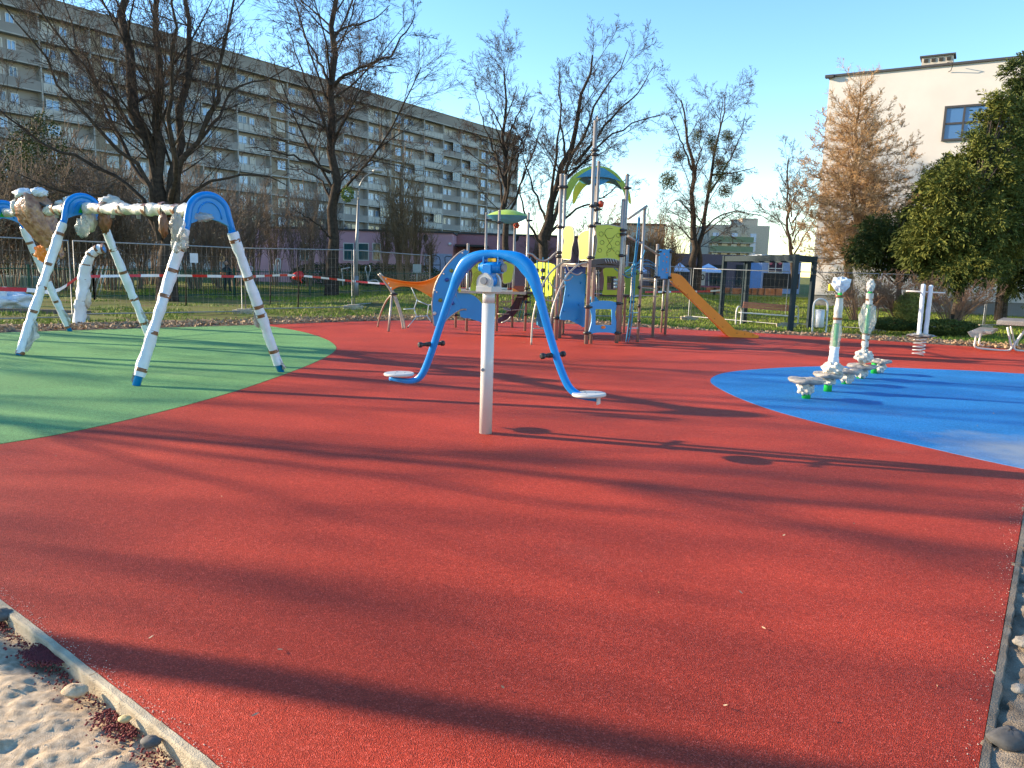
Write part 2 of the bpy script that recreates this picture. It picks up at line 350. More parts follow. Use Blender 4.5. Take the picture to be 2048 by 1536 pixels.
for k, (px, py, r) in enumerate([(2016, 1500, .06), (2046, 1300, .04), (2038, 1395, .03)]):
    stone(px, py, r, M_dst if k == 0 else M_stone, ['large dark clod in the soil at the lower right corner', 'grey clod in the soil by the right edging, farthest of the three', 'grey stone in the soil by the right edging between two clods'][k])
# soil strip behind the play surface
inner = [PAD[i] for i in (4, 5, 6, 7, 8, 9, 10, 11, 12, 13, 14, 15)]
P2 = crv([np.array(p) for p in inner], 22); V = []; W = 14
for i, p in enumerate(P2):
    t = P2[min(i + 1, len(P2) - 1)] - P2[max(i - 1, 0)]; t = t / np.linalg.norm(t); n = np.array([-t[1], t[0]])
    for j in range(W + 1):
        wd = 1.05 + .8 * vn(i * .07, 1.3, 4) + (.5 if p[0] > 6 else 0) + (1.2 if p[0] < -7 else 0)
        q = p + n * (-.05 + wd * j / W); e = math.sin(math.pi * min(1, max(0, j / W)))
        V.append((q[0], q[1], float(gz(q[0], q[1])) + .0 + .07 * e + .05 * e * (float(fbm(q[0] * 3, q[1] * 3, 9)) + .3) - (.05 if j == W else 0) - (.03 if j == 0 else 0)))
Q = [(i * (W + 1) + j, (i + 1) * (W + 1) + j, (i + 1) * (W + 1) + j + 1, i * (W + 1) + j + 1) for i in range(len(P2) - 1) for j in range(W)]
struct(arrmesh('soil_strip', V, Q, M_soil, smooth=True))
lp = []; 
for i in range(9000):
    k = random.randrange(len(P2) - 1); p = P2[k]; t = P2[k + 1] - p; t = t / np.linalg.norm(t); n = np.array([-t[1], t[0]])
    q = p + t * random.uniform(0, .3) + n * abs(random.gauss(.55, .45)); lp.append((q[0], q[1], float(gz(q[0], q[1])) + .07 + .02 * random.random()))
def leaves(P, L_, Wd, up=0.3, droop=None):
    """one quad per point, random orientation"""
    P = np.asarray(P, float); n = len(P); a = RNG.uniform(0, 6.283, n); e = RNG.normal(up, .5, n)
    d = np.stack([np.cos(a) * np.cos(e), np.sin(a) * np.cos(e), np.sin(e)], 1)
    if droop is not None: d = d + droop; d /= np.linalg.norm(d, axis=1, keepdims=True)
    r = RNG.normal(size=(n, 3)); s = np.cross(d, r); s /= np.linalg.norm(s, axis=1, keepdims=True) + 1e-9
    Lr = L_ * RNG.uniform(.6, 1.3, n)[:, None]; Wr = Wd * RNG.uniform(.7, 1.2, n)[:, None]
    V = np.stack([P - s * Wr * .3, P + s * Wr * .3, P + d * Lr * .55 + s * Wr * .5, P + d * Lr, P + d * Lr * .55 - s * Wr * .5], 1).reshape(-1, 3)
    Q = np.arange(n * 5).reshape(n, 5); return V, Q
M_leaf = mat('leaf_litter', (.22, .13, .07), .9, col2=(.42, .31, .2), vs_=20)
V, Q = leaves(lp, .07, .05, 0.1)
tag(stuff(arrmesh('leaf_litter', V, Q, M_leaf)), 'dry leaves and wood chips on the soil behind the play surface', 'leaf litter')
lp = []
for i in range(45):
    px, py = random.uniform(0, 2048), 660 + 860 * random.random() ** 1.6; p = g(px, py)
    if sdist(p[0], p[1], PAD) < -.1: lp.append((p[0], p[1], .009))
V, Q = leaves(lp, .022, .008, 0.05)
tag(stuff(arrmesh('fallen_leaves', V, Q, mat('pale_leaf', (.35, .24, .14), .9, col2=(.55, .45, .3), vs_=20))), 'few tiny dry leaves and crumbs lying on the rubber surface', 'fallen leaves')
# ------------------------------------------------------------------ grass
N = 230000
gx = RNG.uniform(-24, 30, N); gy = 15 + 43 * RNG.random(N) ** 1.35
d = sdist(gx, gy, PAD); dens = vn(gx * .6, gy * .6, 21) + .5 * vn(gx * 2, gy * 2, 22)
left_bare = (gx < -6) & (gy < 24)
keep = (d > .9 + .6 * dens) & (np.abs(gx) < gy * .75 + 1) & ((dens > -.28) | (gx > -2)) & (~left_bare | (dens > .12)) & (~((gx < -9) & (gy > 24)) | (dens > .15))
gx, gy = gx[keep], gy[keep]
P = np.stack([gx, gy, gz(gx, gy) - .01], 1)
V, Q = leaves(P, .10, .022, 1.0)
M_bl = mat('grass_blades', (.10, .17, .02), .7, 0, col2=(.24, .29, .035), vs_=1.1, spec=.2)
tag(stuff(arrmesh('grass', V, Q, M_bl)), 'short patchy spring grass growing between the play surface and the fences', 'grass')
# ------------------------------------------------------------------ trees
def tubes(P, Rr, S_):
    n, K, _ = P.shape; T = np.empty_like(P); T[:, 1:-1] = P[:, 2:] - P[:, :-2]; T[:, 0] = P[:, 1] - P[:, 0]; T[:, -1] = P[:, -1] - P[:, -2]
    T /= np.linalg.norm(T, axis=2, keepdims=True) + 1e-9
    ref = np.where(np.abs(T[:, 0, 2:3]) < .8, np.array([[0, 0, 1.]]), np.array([[1., 0, 0]]))[:, None]
    U = np.cross(T, np.broadcast_to(ref, T.shape)); U /= np.linalg.norm(U, axis=2, keepdims=True) + 1e-9; W_ = np.cross(T, U)
    a = np.arange(S_) * 2 * math.pi / S_
    V = P[:, :, None] + Rr[:, :, None, None] * (np.cos(a)[None, None, :, None] * U[:, :, None] + np.sin(a)[None, None, :, None] * W_[:, :, None])
    i = np.arange(n * K * S_).reshape(n, K, S_); nx_ = np.roll(i, -1, axis=2)
    Q = np.stack([i[:, :-1], nx_[:, :-1], nx_[:, 1:], i[:, 1:]], -1).reshape(-1, 4)
    return V.reshape(-1, 3), Q
def resample(pts, K):
    pts = np.array(pts, float); c = np.array(crv(pts, 8)) if len(pts) > 2 else pts
    s = np.r_[0, np.cumsum(np.linalg.norm(np.diff(c, axis=0), axis=1))]; u = np.linspace(0, s[-1], K)
    return np.stack([np.interp(u, s, c[:, k]) for k in range(3)], 1)
def grow(P, Rr, m, ang, ratio, rr, K, up, wob, t0=.2, seed=1, angs=.25, taper_end=.25, minr=.006, shape=.55, flat=0.0):
    """children of all branches P (n,K0,3) at once"""
    rg = np.random.default_rng(seed); n, K0, _ = P.shape
    L_ = np.linalg.norm(np.diff(P, axis=1), axis=2).sum(1)
    cnt = np.maximum(1, np.round(m * (L_ / L_.mean()) ** .6).astype(int)) if np.isscalar(m) else m
    pid = np.repeat(np.arange(n), cnt); N = len(pid)
    t = t0 + (1 - t0) * rg.random(N) ** .9; x = t * (K0 - 1); i0 = np.minimum(x.astype(int), K0 - 2); f = (x - i0)[:, None]
    A = P[pid, i0]; B = P[pid, i0 + 1]; st = A + (B - A) * f; T = B - A; T /= np.linalg.norm(T, axis=1, keepdims=True) + 1e-9
    r0 = Rr[pid, i0] * (1 - f[:, 0]) + Rr[pid, i0 + 1] * f[:, 0]
    v = rg.normal(size=(N, 3)); v[:, 2] *= (1 - flat); s = v - (v * T).sum(1, keepdims=True) * T; s /= np.linalg.norm(s, axis=1, keepdims=True) + 1e-9
    a = rg.normal(ang, angs, N)[:, None]; D_ = T * np.cos(a) + s * np.sin(a)
    Ln = L_[pid] * ratio * (1 - shape * t) * rg.uniform(.6, 1.25, N)
    out = np.empty((N, K, 3)); out[:, 0] = st; cur = st.copy()
    for k in range(1, K):
        D_ = D_ + rg.normal(0, wob, (N, 3)) + np.array([0, 0, up]); D_ /= np.linalg.norm(D_, axis=1, keepdims=True)
        cur = cur + D_ * (Ln / (K - 1))[:, None]; out[:, k] = cur
    rb = np.maximum(minr * 1.2, np.minimum(r0 * rr, Ln * .0105 + .003) * rg.uniform(.8, 1.1, N)); tp = np.linspace(1, taper_end, K)[None]
    return out, np.maximum(minr, rb[:, None] * tp)
M_bark = mat('bark', (.035, .028, .023), .95, col2=(.085, .066, .052), vs_=8, bump=.8, bs=40, spec=.1)
M_twig = mat('twigs', (.05, .036, .032), .9, col2=(.10, .075, .06), vs_=2, spec=.1)
M_brush = mat('brush_twigs', (.14, .105, .08), .9, col2=(.26, .205, .155), vs_=1.5, spec=.1)
M_tan = mat('tan_twigs', (.19, .125, .07), .9, col2=(.30, .21, .12), vs_=3, spec=.1)
M_mist = mat('mistletoe_leaf', (.05, .065, .015), .8, col2=(.11, .12, .03), vs_=3)
def join(parts):
    V = []; Q = []; o = 0
    for v, q in parts: V.append(v); Q.append(q + o); o += len(v)
    return np.concatenate(V), np.concatenate(Q)
def tree(name, label, stems, radii, levels, base, mt=None, tw=None, group=None, K0=14, seed=1, cat='tree', thin=.72):
    """stems: list of 3D polylines; radii: (base, tip) of each; levels: list of dicts for grow"""
    t = thing(name, label, cat, base, group)
    P = np.stack([resample(s, K0) for s in stems]); Rr = np.stack([np.linspace(a, b, K0) * np.r_[1.25, 1.1, np.ones(K0 - 2)] * (1 if i_ == 0 else thin) for i_, (a, b) in enumerate(radii)])
    rg = np.random.default_rng(seed + 99); L0 = np.linalg.norm(np.diff(P, axis=1), axis=2).sum(1)
    P[:, 2:-1] += rg.normal(0, .008, (len(P), K0 - 3, 3)) * L0[:, None, None]
    v, q = tubes(P, Rr, 9); arrmesh('trunk', v, q, mt or M_bark, t, smooth=True)
    prs = []; lim = None
    for k, lv in enumerate(levels):
        P, Rr = grow(P, Rr, seed=seed * 13 + k, **lv); vq = tubes(P, Rr, 6 if k == 0 else (4 if k == 1 else 3))
        if k == 0: stuff(arrmesh('limbs', vq[0], vq[1], mt or M_bark, t, smooth=True))
        else: prs.append(vq)
    if prs: v, q = join(prs); stuff(arrmesh('crown', v, q, tw or M_twig, t))
    return t
def pl(Y, *pts): return [at(x, y, Y + (dy if False else 0)) for x, y in pts]
def pl3(*pts): return [at(x, y, Y) for x, y, Y in pts]
LV = lambda a, b, c: [dict(m=a, ang=.85, ratio=.42, rr=.36, K=9, up=.05, wob=.06, t0=.25), dict(m=b, ang=.75, ratio=.5, rr=.5, K=6, up=.04, wob=.08, t0=.15), dict(m=c, ang=.7, ratio=.5, rr=.55, K=5, up=.03, wob=.10, t0=.1)]
LV4 = lambda a, b, c, d_: LV(a, b, c) + [dict(m=d_, ang=.65, ratio=.6, rr=.6, K=4, up=.02, wob=.13, t0=.1, minr=.0045)]
b1 = gt(335, 600)
T1 = [pl3((335, 601, 29), (330, 470, 29), (318, 385, 29), (285, 270, 29), (262, 190, 29.2), (248, 80, 29.4), (238, -60, 29.6), (225, -220, 30)),
      pl3((338, 601, 29), (335, 470, 29), (330, 380, 29), (322, 240, 29), (326, 110, 28.6), (318, 0, 28.4), (330, -220, 28)),
      pl3((342, 601, 29), (345, 480, 29), (352, 390, 29.2), (368, 250, 29.6), (378, 80, 30), (372, -30, 30.4), (390, -200, 31)),
      pl3((345, 500, 29), (365, 340, 28.6), (415, 240, 28.3), (440, 130, 28), (462, 20, 27.6), (480, -120, 27)),
      pl3((320, 480, 29), (290, 360, 28.4), (215, 275, 27.8), (130, 180, 27.2), (60, 70, 26.6), (0, 0, 26)),
      pl3((318, 470, 29), (270, 385, 29.4), (190, 325, 29.8), (90, 290, 30), (0, 215, 30.2), (-80, 160, 30.4)),
      pl3((322, 440, 29), (290, 290, 28.8), (230, 200, 28.4), (150, 110, 28), (90, 30, 27.6), (20, -80, 27)),
      pl3((350, 430, 29), (400, 372, 29.3), (455, 356, 29.8), (520, 352, 30), (575, 372, 30)),
      pl3((365, 320, 29.2), (430, 245, 30), (475, 180, 30.5), (530, 160, 31), (590, 130, 31.5)),
      pl3((330, 400, 29), (270, 330, 30.5), (200, 190, 31.5), (150, 60, 32), (110, -60, 33)),
      pl3((340, 420, 29), (350, 300, 27.5), (345, 150, 26.5), (350, 0, 26), (360, -150, 25.6)),
      pl3((322, 450, 29), (240, 400, 28.2), (120, 380, 27.5), (20, 340, 27)), ]
tree('large_tree', 'huge bare many-stemmed tree with dark bark behind the swings', T1, [(.34, .05), (.36, .04), (.30, .04), (.18, .025), (.14, .025), (.13, .025), (.14, .025), (.11, .02), (.11, .02), (.13, .025), (.15, .025), (.11, .02)],
     [dict(m=13, ang=.75, ratio=.38, rr=.36, K=9, up=.05, wob=.06, t0=.22), dict(m=8, ang=.75, ratio=.5, rr=.5, K=7, up=.04, wob=.08, t0=.12), dict(m=7, ang=.7, ratio=.5, rr=.5, K=5, up=.02, wob=.10, t0=.1, minr=.005), dict(m=3, ang=.65, ratio=.6, rr=.6, K=4, up=.0, wob=.13, t0=.2, minr=.004)], b1, seed=3)
b2 = gt(663, 591); Y2 = b2[1]
T2 = [pl(Y2, (663, 592), (664, 480), (662, 360), (663, 240), (664, 120), (666, 0), (668, -200)),
      pl3((668, 172, Y2), (690, 148, Y2 - .4), (728, 130, Y2 - .8), (776, 112, Y2 - 1.2), (806, 72, Y2 - 1.4), (830, 28, Y2 - 1.5)),
      pl3((662, 172, Y2), (635, 120, Y2 + .5), (605, 60, Y2 + 1), (590, 0, Y2 + 1.3)),
      pl3((665, 77, Y2), (690, 55, Y2 + .5), (740, 42, Y2 + .9), (780, 10, Y2 + 1.2)),
      pl3((662, 290, Y2), (630, 200, Y2 - .6), (600, 130, Y2 - 1), (570, 40, Y2 - 1.5)),
      pl3((668, 280, Y2), (690, 240, Y2 - 1), (720, 180, Y2 - 1.6), (745, 120, Y2 - 2)),
      pl3((660, 345, Y2), (620, 325, Y2 - .6), (560, 305, Y2 - 1), (490, 296, Y2 - 1.4)),
      pl3((662, 400, Y2), (640, 360, Y2 + .6), (600, 340, Y2 + 1.2), (560, 335, Y2 + 1.5)),
      pl3((668, 370, Y2), (700, 340, Y2 + .8), (740, 310, Y2 + 1.5)), pl3((664, 480, Y2), (630, 445, Y2 - 1), (590, 420, Y2 - 2)),
      pl3((662, 265, Y2), (610, 235, Y2), (555, 205, Y2), (520, 215, Y2))]
tree('tall_tree', 'tall bare tree with one straight trunk standing left of the lamp post', T2, [(.30, .05), (.12, .03), (.1, .02), (.1, .02), (.11, .02), (.09, .02), (.1, .02), (.09, .02), (.08, .02), (.07, .02), (.08, .02)], LV4(12, 8, 7, 4), b2, seed=5)
def simple_tree(name, label, px, py, Y, top, spread_px, r0, n_limbs, seed, lean=0, levels=None, group=None, fork=0.35, tw=None, mt=None, cat='tree'):
    b = at(px, py, Y); rg = random.Random(seed); T = at(top[0], top[1], Y); H_ = T[2] - b[2]; sp = spread_px / F * Y
    tr = [b, b + (T - b) * .3 + np.array([rg.uniform(-.2, .2), 0, 0]), b + (T - b) * .65 + np.array([rg.uniform(-.3, .3), rg.uniform(-.3, .3), 0]), T]
    st = [tr]; rd = [(r0, r0 * .15)]
    for i in range(n_limbs):
        a = i * 2.4 + rg.uniform(-.4, .4); f = fork + (0.5) * i / n_limbs; q = b + (T - b) * f; rad = sp * (1 - .45 * (i / n_limbs)) * rg.uniform(.75, 1.05)
        dx, dy = math.cos(a) * rad, math.sin(a) * rad; h = H_ * (1 - f) * rg.uniform(.5, .85)
        st.append([q, q + np.array([dx * .35, dy * .35, h * .35]), q + np.array([dx * .75, dy * .75, h * .7]), q + np.array([dx, dy, h])]); rd.append((r0 * .5 * (1 - .4 * i / n_limbs), r0 * .08))
    return tree(name, label, st, rd, levels or LV(8, 7, 6), b, seed=seed, group=group, tw=tw, mt=mt, cat=cat)
simple_tree('slender_tree', 'slender bare tree rising behind the small green and blue canopy', 1012, 585, 46, (1008, 135), 75, .24, 11, 11, fork=.3, levels=LV4(9, 7, 6, 4))
Y4 = 45.
T4 = [pl3((1088, 585, Y4), (1092, 470, Y4), (1108, 380, Y4), (1140, 290, Y4), (1165, 200, Y4), (1185, 110, Y4)),
      pl3((1094, 480, Y4), (1140, 330, Y4 - .5), (1172, 250, Y4 - 1), (1210, 180, Y4 - 1.2), (1255, 100, Y4 - 1.5)),
      pl3((1110, 380, Y4), (1180, 310, Y4 + 1), (1240, 260, Y4 + 1.5), (1320, 230, Y4 + 2)),
      pl3((1096, 450, Y4), (1075, 400, Y4 + .6), (1055, 340, Y4 + 1), (1040, 300, Y4 + 1.4)),
      pl3((1100, 420, Y4), (1112, 320, Y4 - 1), (1120, 220, Y4 - 2), (1118, 140, Y4 - 2.5)),
      pl3((1150, 330, Y4), (1220, 240, Y4 - .5), (1270, 190, Y4 - 1), (1310, 130, Y4 - 1.3)),
      pl3((1095, 470, Y4), (1150, 420, Y4 + 1), (1200, 400, Y4 + 1.6), (1260, 350, Y4 + 2)),
      pl3((1092, 500, Y4), (1060, 450, Y4 - 1), (1040, 380, Y4 - 2), (1058, 300, Y4 - 2.5)), pl3((1130, 310, Y4), (1120, 230, Y4 + 1), (1125, 170, Y4 + 2))]
tree('spreading_tree', 'bare spreading tree leaning right behind the tall climbing tower', T4, [(.32, .05), (.2, .03), (.14, .03), (.12, .03), (.14, .03), (.14, .02), (.12, .03), (.12, .02), (.1, .02)], LV4(10, 8, 7, 4), at(1088, 585, Y4), seed=17)
Y5 = 50.
T5 = [pl3((1392, 583, Y5), (1388, 500, Y5), (1385, 400, Y5), (1382, 320, Y5), (1372, 260, Y5), (1362, 200, Y5)),
      pl3((1394, 583, Y5), (1405, 480, Y5), (1418, 390, Y5 + .5), (1432, 300, Y5 + .8), (1445, 240, Y5 + 1), (1450, 190, Y5 + 1.2)),
      pl3((1384, 340, Y5), (1365, 290, Y5 - 1), (1345, 240, Y5 - 1.5), (1335, 225, Y5 - 1.6)), pl3((1420, 385, Y5), (1460, 320, Y5), (1485, 260, Y5), (1492, 225, Y5)),
      pl3((1385, 370, Y5), (1400, 300, Y5 + 1), (1402, 230, Y5 + 1.6)), pl3((1408, 460, Y5), (1440, 430, Y5), (1490, 425, Y5), (1560, 450, Y5)),
      pl3((1385, 430, Y5), (1355, 400, Y5), (1335, 420, Y5)), pl3((1425, 350, Y5), (1470, 345, Y5), (1510, 335, Y5))]
t5 = tree('twin_tree', 'bare tree with two trunks carrying round mistletoe balls', T5, [(.27, .04), (.27, .04), (.1, .02), (.1, .02), (.1, .02), (.08, .02), (.08, .02), (.08, .02)],
     [dict(m=11, ang=.8, ratio=.38, rr=.38, K=9, up=.0, wob=.06, t0=.2), dict(m=7, ang=.8, ratio=.5, rr=.5, K=6, up=-.0, wob=.09, t0=.15), dict(m=7, ang=.7, ratio=.55, rr=.55, K=5, up=-.03, wob=.11, t0=.1), dict(m=4, ang=.7, ratio=.6, rr=.6, K=4, up=0, wob=.11, t0=.1, minr=.0045)], at(1392, 583, Y5), seed=23)
mproto = None
for i, (px, py, r) in enumerate([(1393, 272, .42), (1358, 312, .45), (1423, 284, .5), (1428, 300, .4), (1454, 272, .45), (1438, 325, .45), (1452, 332, .3), (1441, 350, .5), (1474, 358, .48), (1450, 382, .5), (1336, 360, .65), (1420, 372, .35)]):
    c = at(px, py, Y5 + random.uniform(-1, 1))
    if mproto is None:
        nl = 900; u = RNG.normal(size=(nl, 3)); u /= np.linalg.norm(u, axis=1, keepdims=True); u *= (RNG.random(nl) ** .45)[:, None]
        V, Q = leaves(u, .22, .07, 0.2); mproto = arrmesh('mistletoe', V, Q, M_mist); mo = mproto
    else: mo = mproto.copy(); COL.objects.link(mo)
    mo.parent = t5; mo.location = tuple(c - np.array(t5['_w'])); mo.scale = (r,) * 3; mo.rotation_euler = (i, i * 2, i * 3)
simple_tree('pale_tree', 'small bare tree with fine upright twigs left of the cream building', 1590, 575, 52, (1578, 315), 62, .16, 10, 31, fork=.25, levels=LV4(8, 7, 5, 3))
# larch in front of the cream building
YL = 36.; bL = at(1693, 600, YL); tL = at(1722, 160, YL)
st = [[bL, bL + (tL - bL) * .5 + np.array([.1, 0, 0]), tL]]; rd = [(.2, .02)]
rg = random.Random(5)
for i in range(95):
    f = .17 + .80 * (i / 95.); q = bL + (tL - bL) * f; a = i * 2.399; hw = float(np.interp(f, [.15, .22, .4, .55, .7, .82, .92, 1], [70, 88, 112, 112, 88, 60, 34, 10])) / F * YL * rg.uniform(.95, 1.22)
    dx, dy = math.cos(a) * hw, math.sin(a) * hw * .9; up = hw * (.10 + .9 * max(0, f - .55)); dr = -.06 * hw
    st.append([q, q + np.array([dx * .4, dy * .4, dr]), q + np.array([dx * .8, dy * .8, dr + up * .4]), q + np.array([dx, dy, up])]); rd.append((.035 * (1.2 - f), .008))
tree('larch', 'bare orange-brown larch in front of the cream building wall', st, rd,
     [dict(m=24, ang=.9, ratio=.30, rr=.5, K=6, up=.10, wob=.05, t0=.1, flat=.5, minr=.006), dict(m=12, ang=.8, ratio=.42, rr=.7, K=4, up=.06, wob=.07, t0=.05, minr=.005), dict(m=2, ang=.8, ratio=.6, rr=.8, K=3, up=.03, wob=.1, t0=.1, minr=.005)],
     bL, seed=41, mt=mat('larch_bark', (.12, .075, .045), .9, col2=(.24, .15, .09), vs_=6, bump=.6), tw=mat('larch_twigs', (.42, .25, .11), .9, col2=(.58, .38, .19), vs_=2), K0=10)
# evergreens on the right
M_ever = mat('evergreen_foliage', (.038, .06, .012), .75, col2=(.15, .155, .028), vs_=.9, spec=.2)
M_everd = mat('dark_evergreen_foliage', (.03, .05, .016), .75, col2=(.09, .11, .025), vs_=1.2, spec=.2)
def evergreen(name, label, blobs, trunk, r, base, nclump, m, seed, leaf=.13, per=110, mt=None, cat='tree'):
    """blobs: ellipsoids (centre, radii) that fill the crown; clumps of sprays hang in them"""
    rg = np.random.default_rng(seed); t = thing(name, label, cat, base)
    for tk in trunk:
        P = resample(tk, 10)[None]; v, q = tubes(P, np.linspace(r, r * .35, 10)[None], 9); arrmesh('trunk', v, q, mt or M_bark, t, smooth=True)
    W_ = np.array([b[1][0] * b[1][1] * b[1][2] for b in blobs]) ** .7; W_ /= W_.sum(); C = []
    for (c, rad), wt in zip(blobs, W_):
        n = int(nclump * wt) + 3; u = rg.normal(size=(n, 3)); u /= np.linalg.norm(u, axis=1, keepdims=True); u *= (.4 + .78 * rg.random(n) ** .7)[:, None]
        C.append(np.array(c) + u * np.array(rad))
    C = np.concatenate(C); n = len(C); cen = np.mean([b_[0] for b_ in blobs], 0); SP, LF = 9, max(6, per // 8)
    o = np.repeat(C, SP, 0); k = len(o); out = o - cen; out[:, 2] *= .35; out /= np.linalg.norm(out, axis=1, keepdims=True) + 1e-9
    d = out * .7 + rg.normal(0, .6, (k, 3)); d[:, 2] += .15; d /= np.linalg.norm(d, axis=1, keepdims=True); ln = rg.uniform(.22, .62, k)[:, None]
    tt = np.tile(rg.random(LF) * .95 + .05, k)[:, None]; O = np.repeat(o, LF, 0); D_ = np.repeat(d, LF, 0); Ln = np.repeat(ln, LF, 0); side = rg.normal(size=(len(O), 3)); side -= (side * D_).sum(1, keepdims=True) * D_
    pts = O + D_ * Ln * tt + side * .035; pts[:, 2] -= (.30 * Ln * tt ** 2)[:, 0]
    dr = D_ + side * .45; dr[:, 2] -= .6 * tt[:, 0]; dr /= np.linalg.norm(dr, axis=1, keepdims=True)
    r_ = rg.normal(size=dr.shape); sv = np.cross(dr, r_); sv /= np.linalg.norm(sv, axis=1, keepdims=True) + 1e-9; lf = leaf * rg.uniform(.6, 1.2, len(pts))[:, None]; wf = lf * .2
    V = np.stack([pts - sv * wf * .5, pts + sv * wf * .5, pts + dr * lf * .6 + sv * wf * .8, pts + dr * lf, pts + dr * lf * .6 - sv * wf * .8], 1).reshape(-1, 3); Q = np.arange(len(pts) * 5).reshape(-1, 5)
    stuff(arrmesh('crown', V, Q, m, t))
    br = np.stack([np.broadcast_to(np.array(trunk[0][len(trunk[0]) // 2]) * 1.0, C[::4].shape), C[::4]], 1)
    z = np.clip(C[::4, 2] - .8, min(p[2] for p in trunk[0]) + 1, max(p[2] for p in trunk[0])); 
    tx = np.array([np.interp(z, [p[2] for p in trunk[0]], [p[j] for p in trunk[0]]) for j in range(3)]).T
    br = np.stack([tx, (tx + C[::4]) / 2 + np.array([0, 0, .1]), C[::4]], 1); v, q = tubes(br, np.broadcast_to(np.array([.05, .03, .012]), br.shape[:2]), 4); stuff(arrmesh('branches', v, q, M_bark, t))
    return t
def bl(px, py, Y, rx_, rz_, ry_=None): c = at(px, py, Y); k = Y / F; return (c, (rx_ * k, (ry_ or rx_) * k, rz_ * k))
YE = 27.
evergreen('yew_tree', 'big sunlit olive green yew with leaning trunks by the cream building', [bl(1925, 470, YE, 75, 75), bl(1905, 400, YE, 55, 60), bl(1970, 370, YE + 1, 48, 70), bl(1915, 540, YE - .5, 60, 32), bl(1860, 480, YE, 45, 50), bl(2010, 275, YE + 1.5, 38, 60), bl(1990, 430, YE + 1, 60, 90), bl(1925, 350, YE + 1, 26, 36), bl(1952, 305, YE + 1, 22, 38), bl(1985, 245, YE + 1.5, 26, 48)],
          [pl(YE, (1905, 655), (1925, 560), (1950, 450), (1956, 400)), pl(YE, (1912, 655), (1918, 600), (1915, 540), (1910, 480))], .17, at(1905, 655, YE), 620, M_ever, 51)
evergreen('spruce_tree', 'tall dark green evergreen at the right picture edge', [bl(2055, 215, 31, 34, 80), bl(2030, 330, 31, 55, 90), bl(2045, 450, 31, 75, 90), bl(2060, 530, 30, 70, 50), bl(2045, 150, 31, 22, 40)],
          [pl(31, (2000, 640), (2008, 560), (2030, 400), (2045, 150))], .24, at(2000, 640, 31), 480, M_everd, 52)
evergreen('low_spruce', 'low dark spruce left of the sunlit yew', [bl(1765, 500, 33, 45, 42), bl(1800, 480, 34, 38, 50), bl(1755, 470, 33, 28, 30), bl(1840, 510, 33, 35, 35), bl(1800, 450, 34, 14, 20)],
          [pl(33, (1797, 640), (1798, 560), (1797, 440))], .13, at(1797, 640, 33), 260, M_everd, 53)
evergreen('dark_conifer', 'dark conifer below the building window beside the yew', [bl(1898, 352, 34, 22, 34), bl(1870, 420, 34, 42, 60), bl(1835, 460, 34, 28, 40), bl(1940, 345, 35, 28, 34)],
          [pl(34, (1850, 640), (1860, 560), (1885, 330))], .12, at(1850, 640, 34), 230, M_everd, 54)
# ------------------------------------------------------------------ trees off to the left whose shadows streak the rubber
def shade_tree(x, y, h, seed, label, r0=.17, n=9, sp=3.2, fork=.25, tt0=.2):
    b = np.array([x, y, float(gz(x, y))]); rg = random.Random(seed); T = b + np.array([rg.uniform(-.5, .5), rg.uniform(-.5, .5), h])
    st = [[b, b + (T - b) * .4 + np.array([.1, .1, 0]), T]]; rd = [(r0, .03)]
    for i in range(n):
        f = fork + .6 * i / n; q = b + (T - b) * f; a = i * 2.4 + seed; rad = sp * (1 - .5 * i / n); hh = h * (1 - f) * rg.uniform(.35, .8)
        st.append([q, q + np.array([math.cos(a) * rad * .5, math.sin(a) * rad * .5, hh * .4]), q + np.array([math.cos(a) * rad, math.sin(a) * rad, hh])]); rd.append((r0 * .42, .02))
    tree('bare_tree', label, st, rd, [dict(m=4, ang=.8, ratio=.42, rr=.5, K=7, up=.04, wob=.1, t0=tt0), dict(m=4, ang=.75, ratio=.5, rr=.5, K=5, up=.02, wob=.09, t0=.1, minr=.007), dict(m=4, ang=.7, ratio=.5, rr=.6, K=4, up=0, wob=.11, minr=.006)], b, seed=seed, group='bare trees left of the playground')
shade_tree(-9.6, 4.47, 8, 61, 'bare tree standing nearest on the left side of the play surface', .15, 2, 1.2, .85, .75)
for k, (x, y, h) in enumerate([(-15.5, 9.3, 10), (-19, 14.2, 12), (-24, 11.5, 13), (-30, 19.5, 14), (-17.5, 17.0, 11), (-36, 14.5, 14), (-26, 26, 13), (-34, 11.2, 14), (-40, 12.6, 15), (-38, 17.2, 15)]):
    shade_tree(x, y, h, 62 + k, 'bare tree left of the swings, %s' % ['beside the sand', 'behind the first swing frame', 'second in the inner row', 'farthest of the inner row', 'beside the second one of the inner row', 'deep in the outer row', 'at the far end near the green fence', 'outermost by the sand', 'far beyond the outer row', 'far behind the sand'][k], .12 + .012 * k, 7, 2.6, .4)
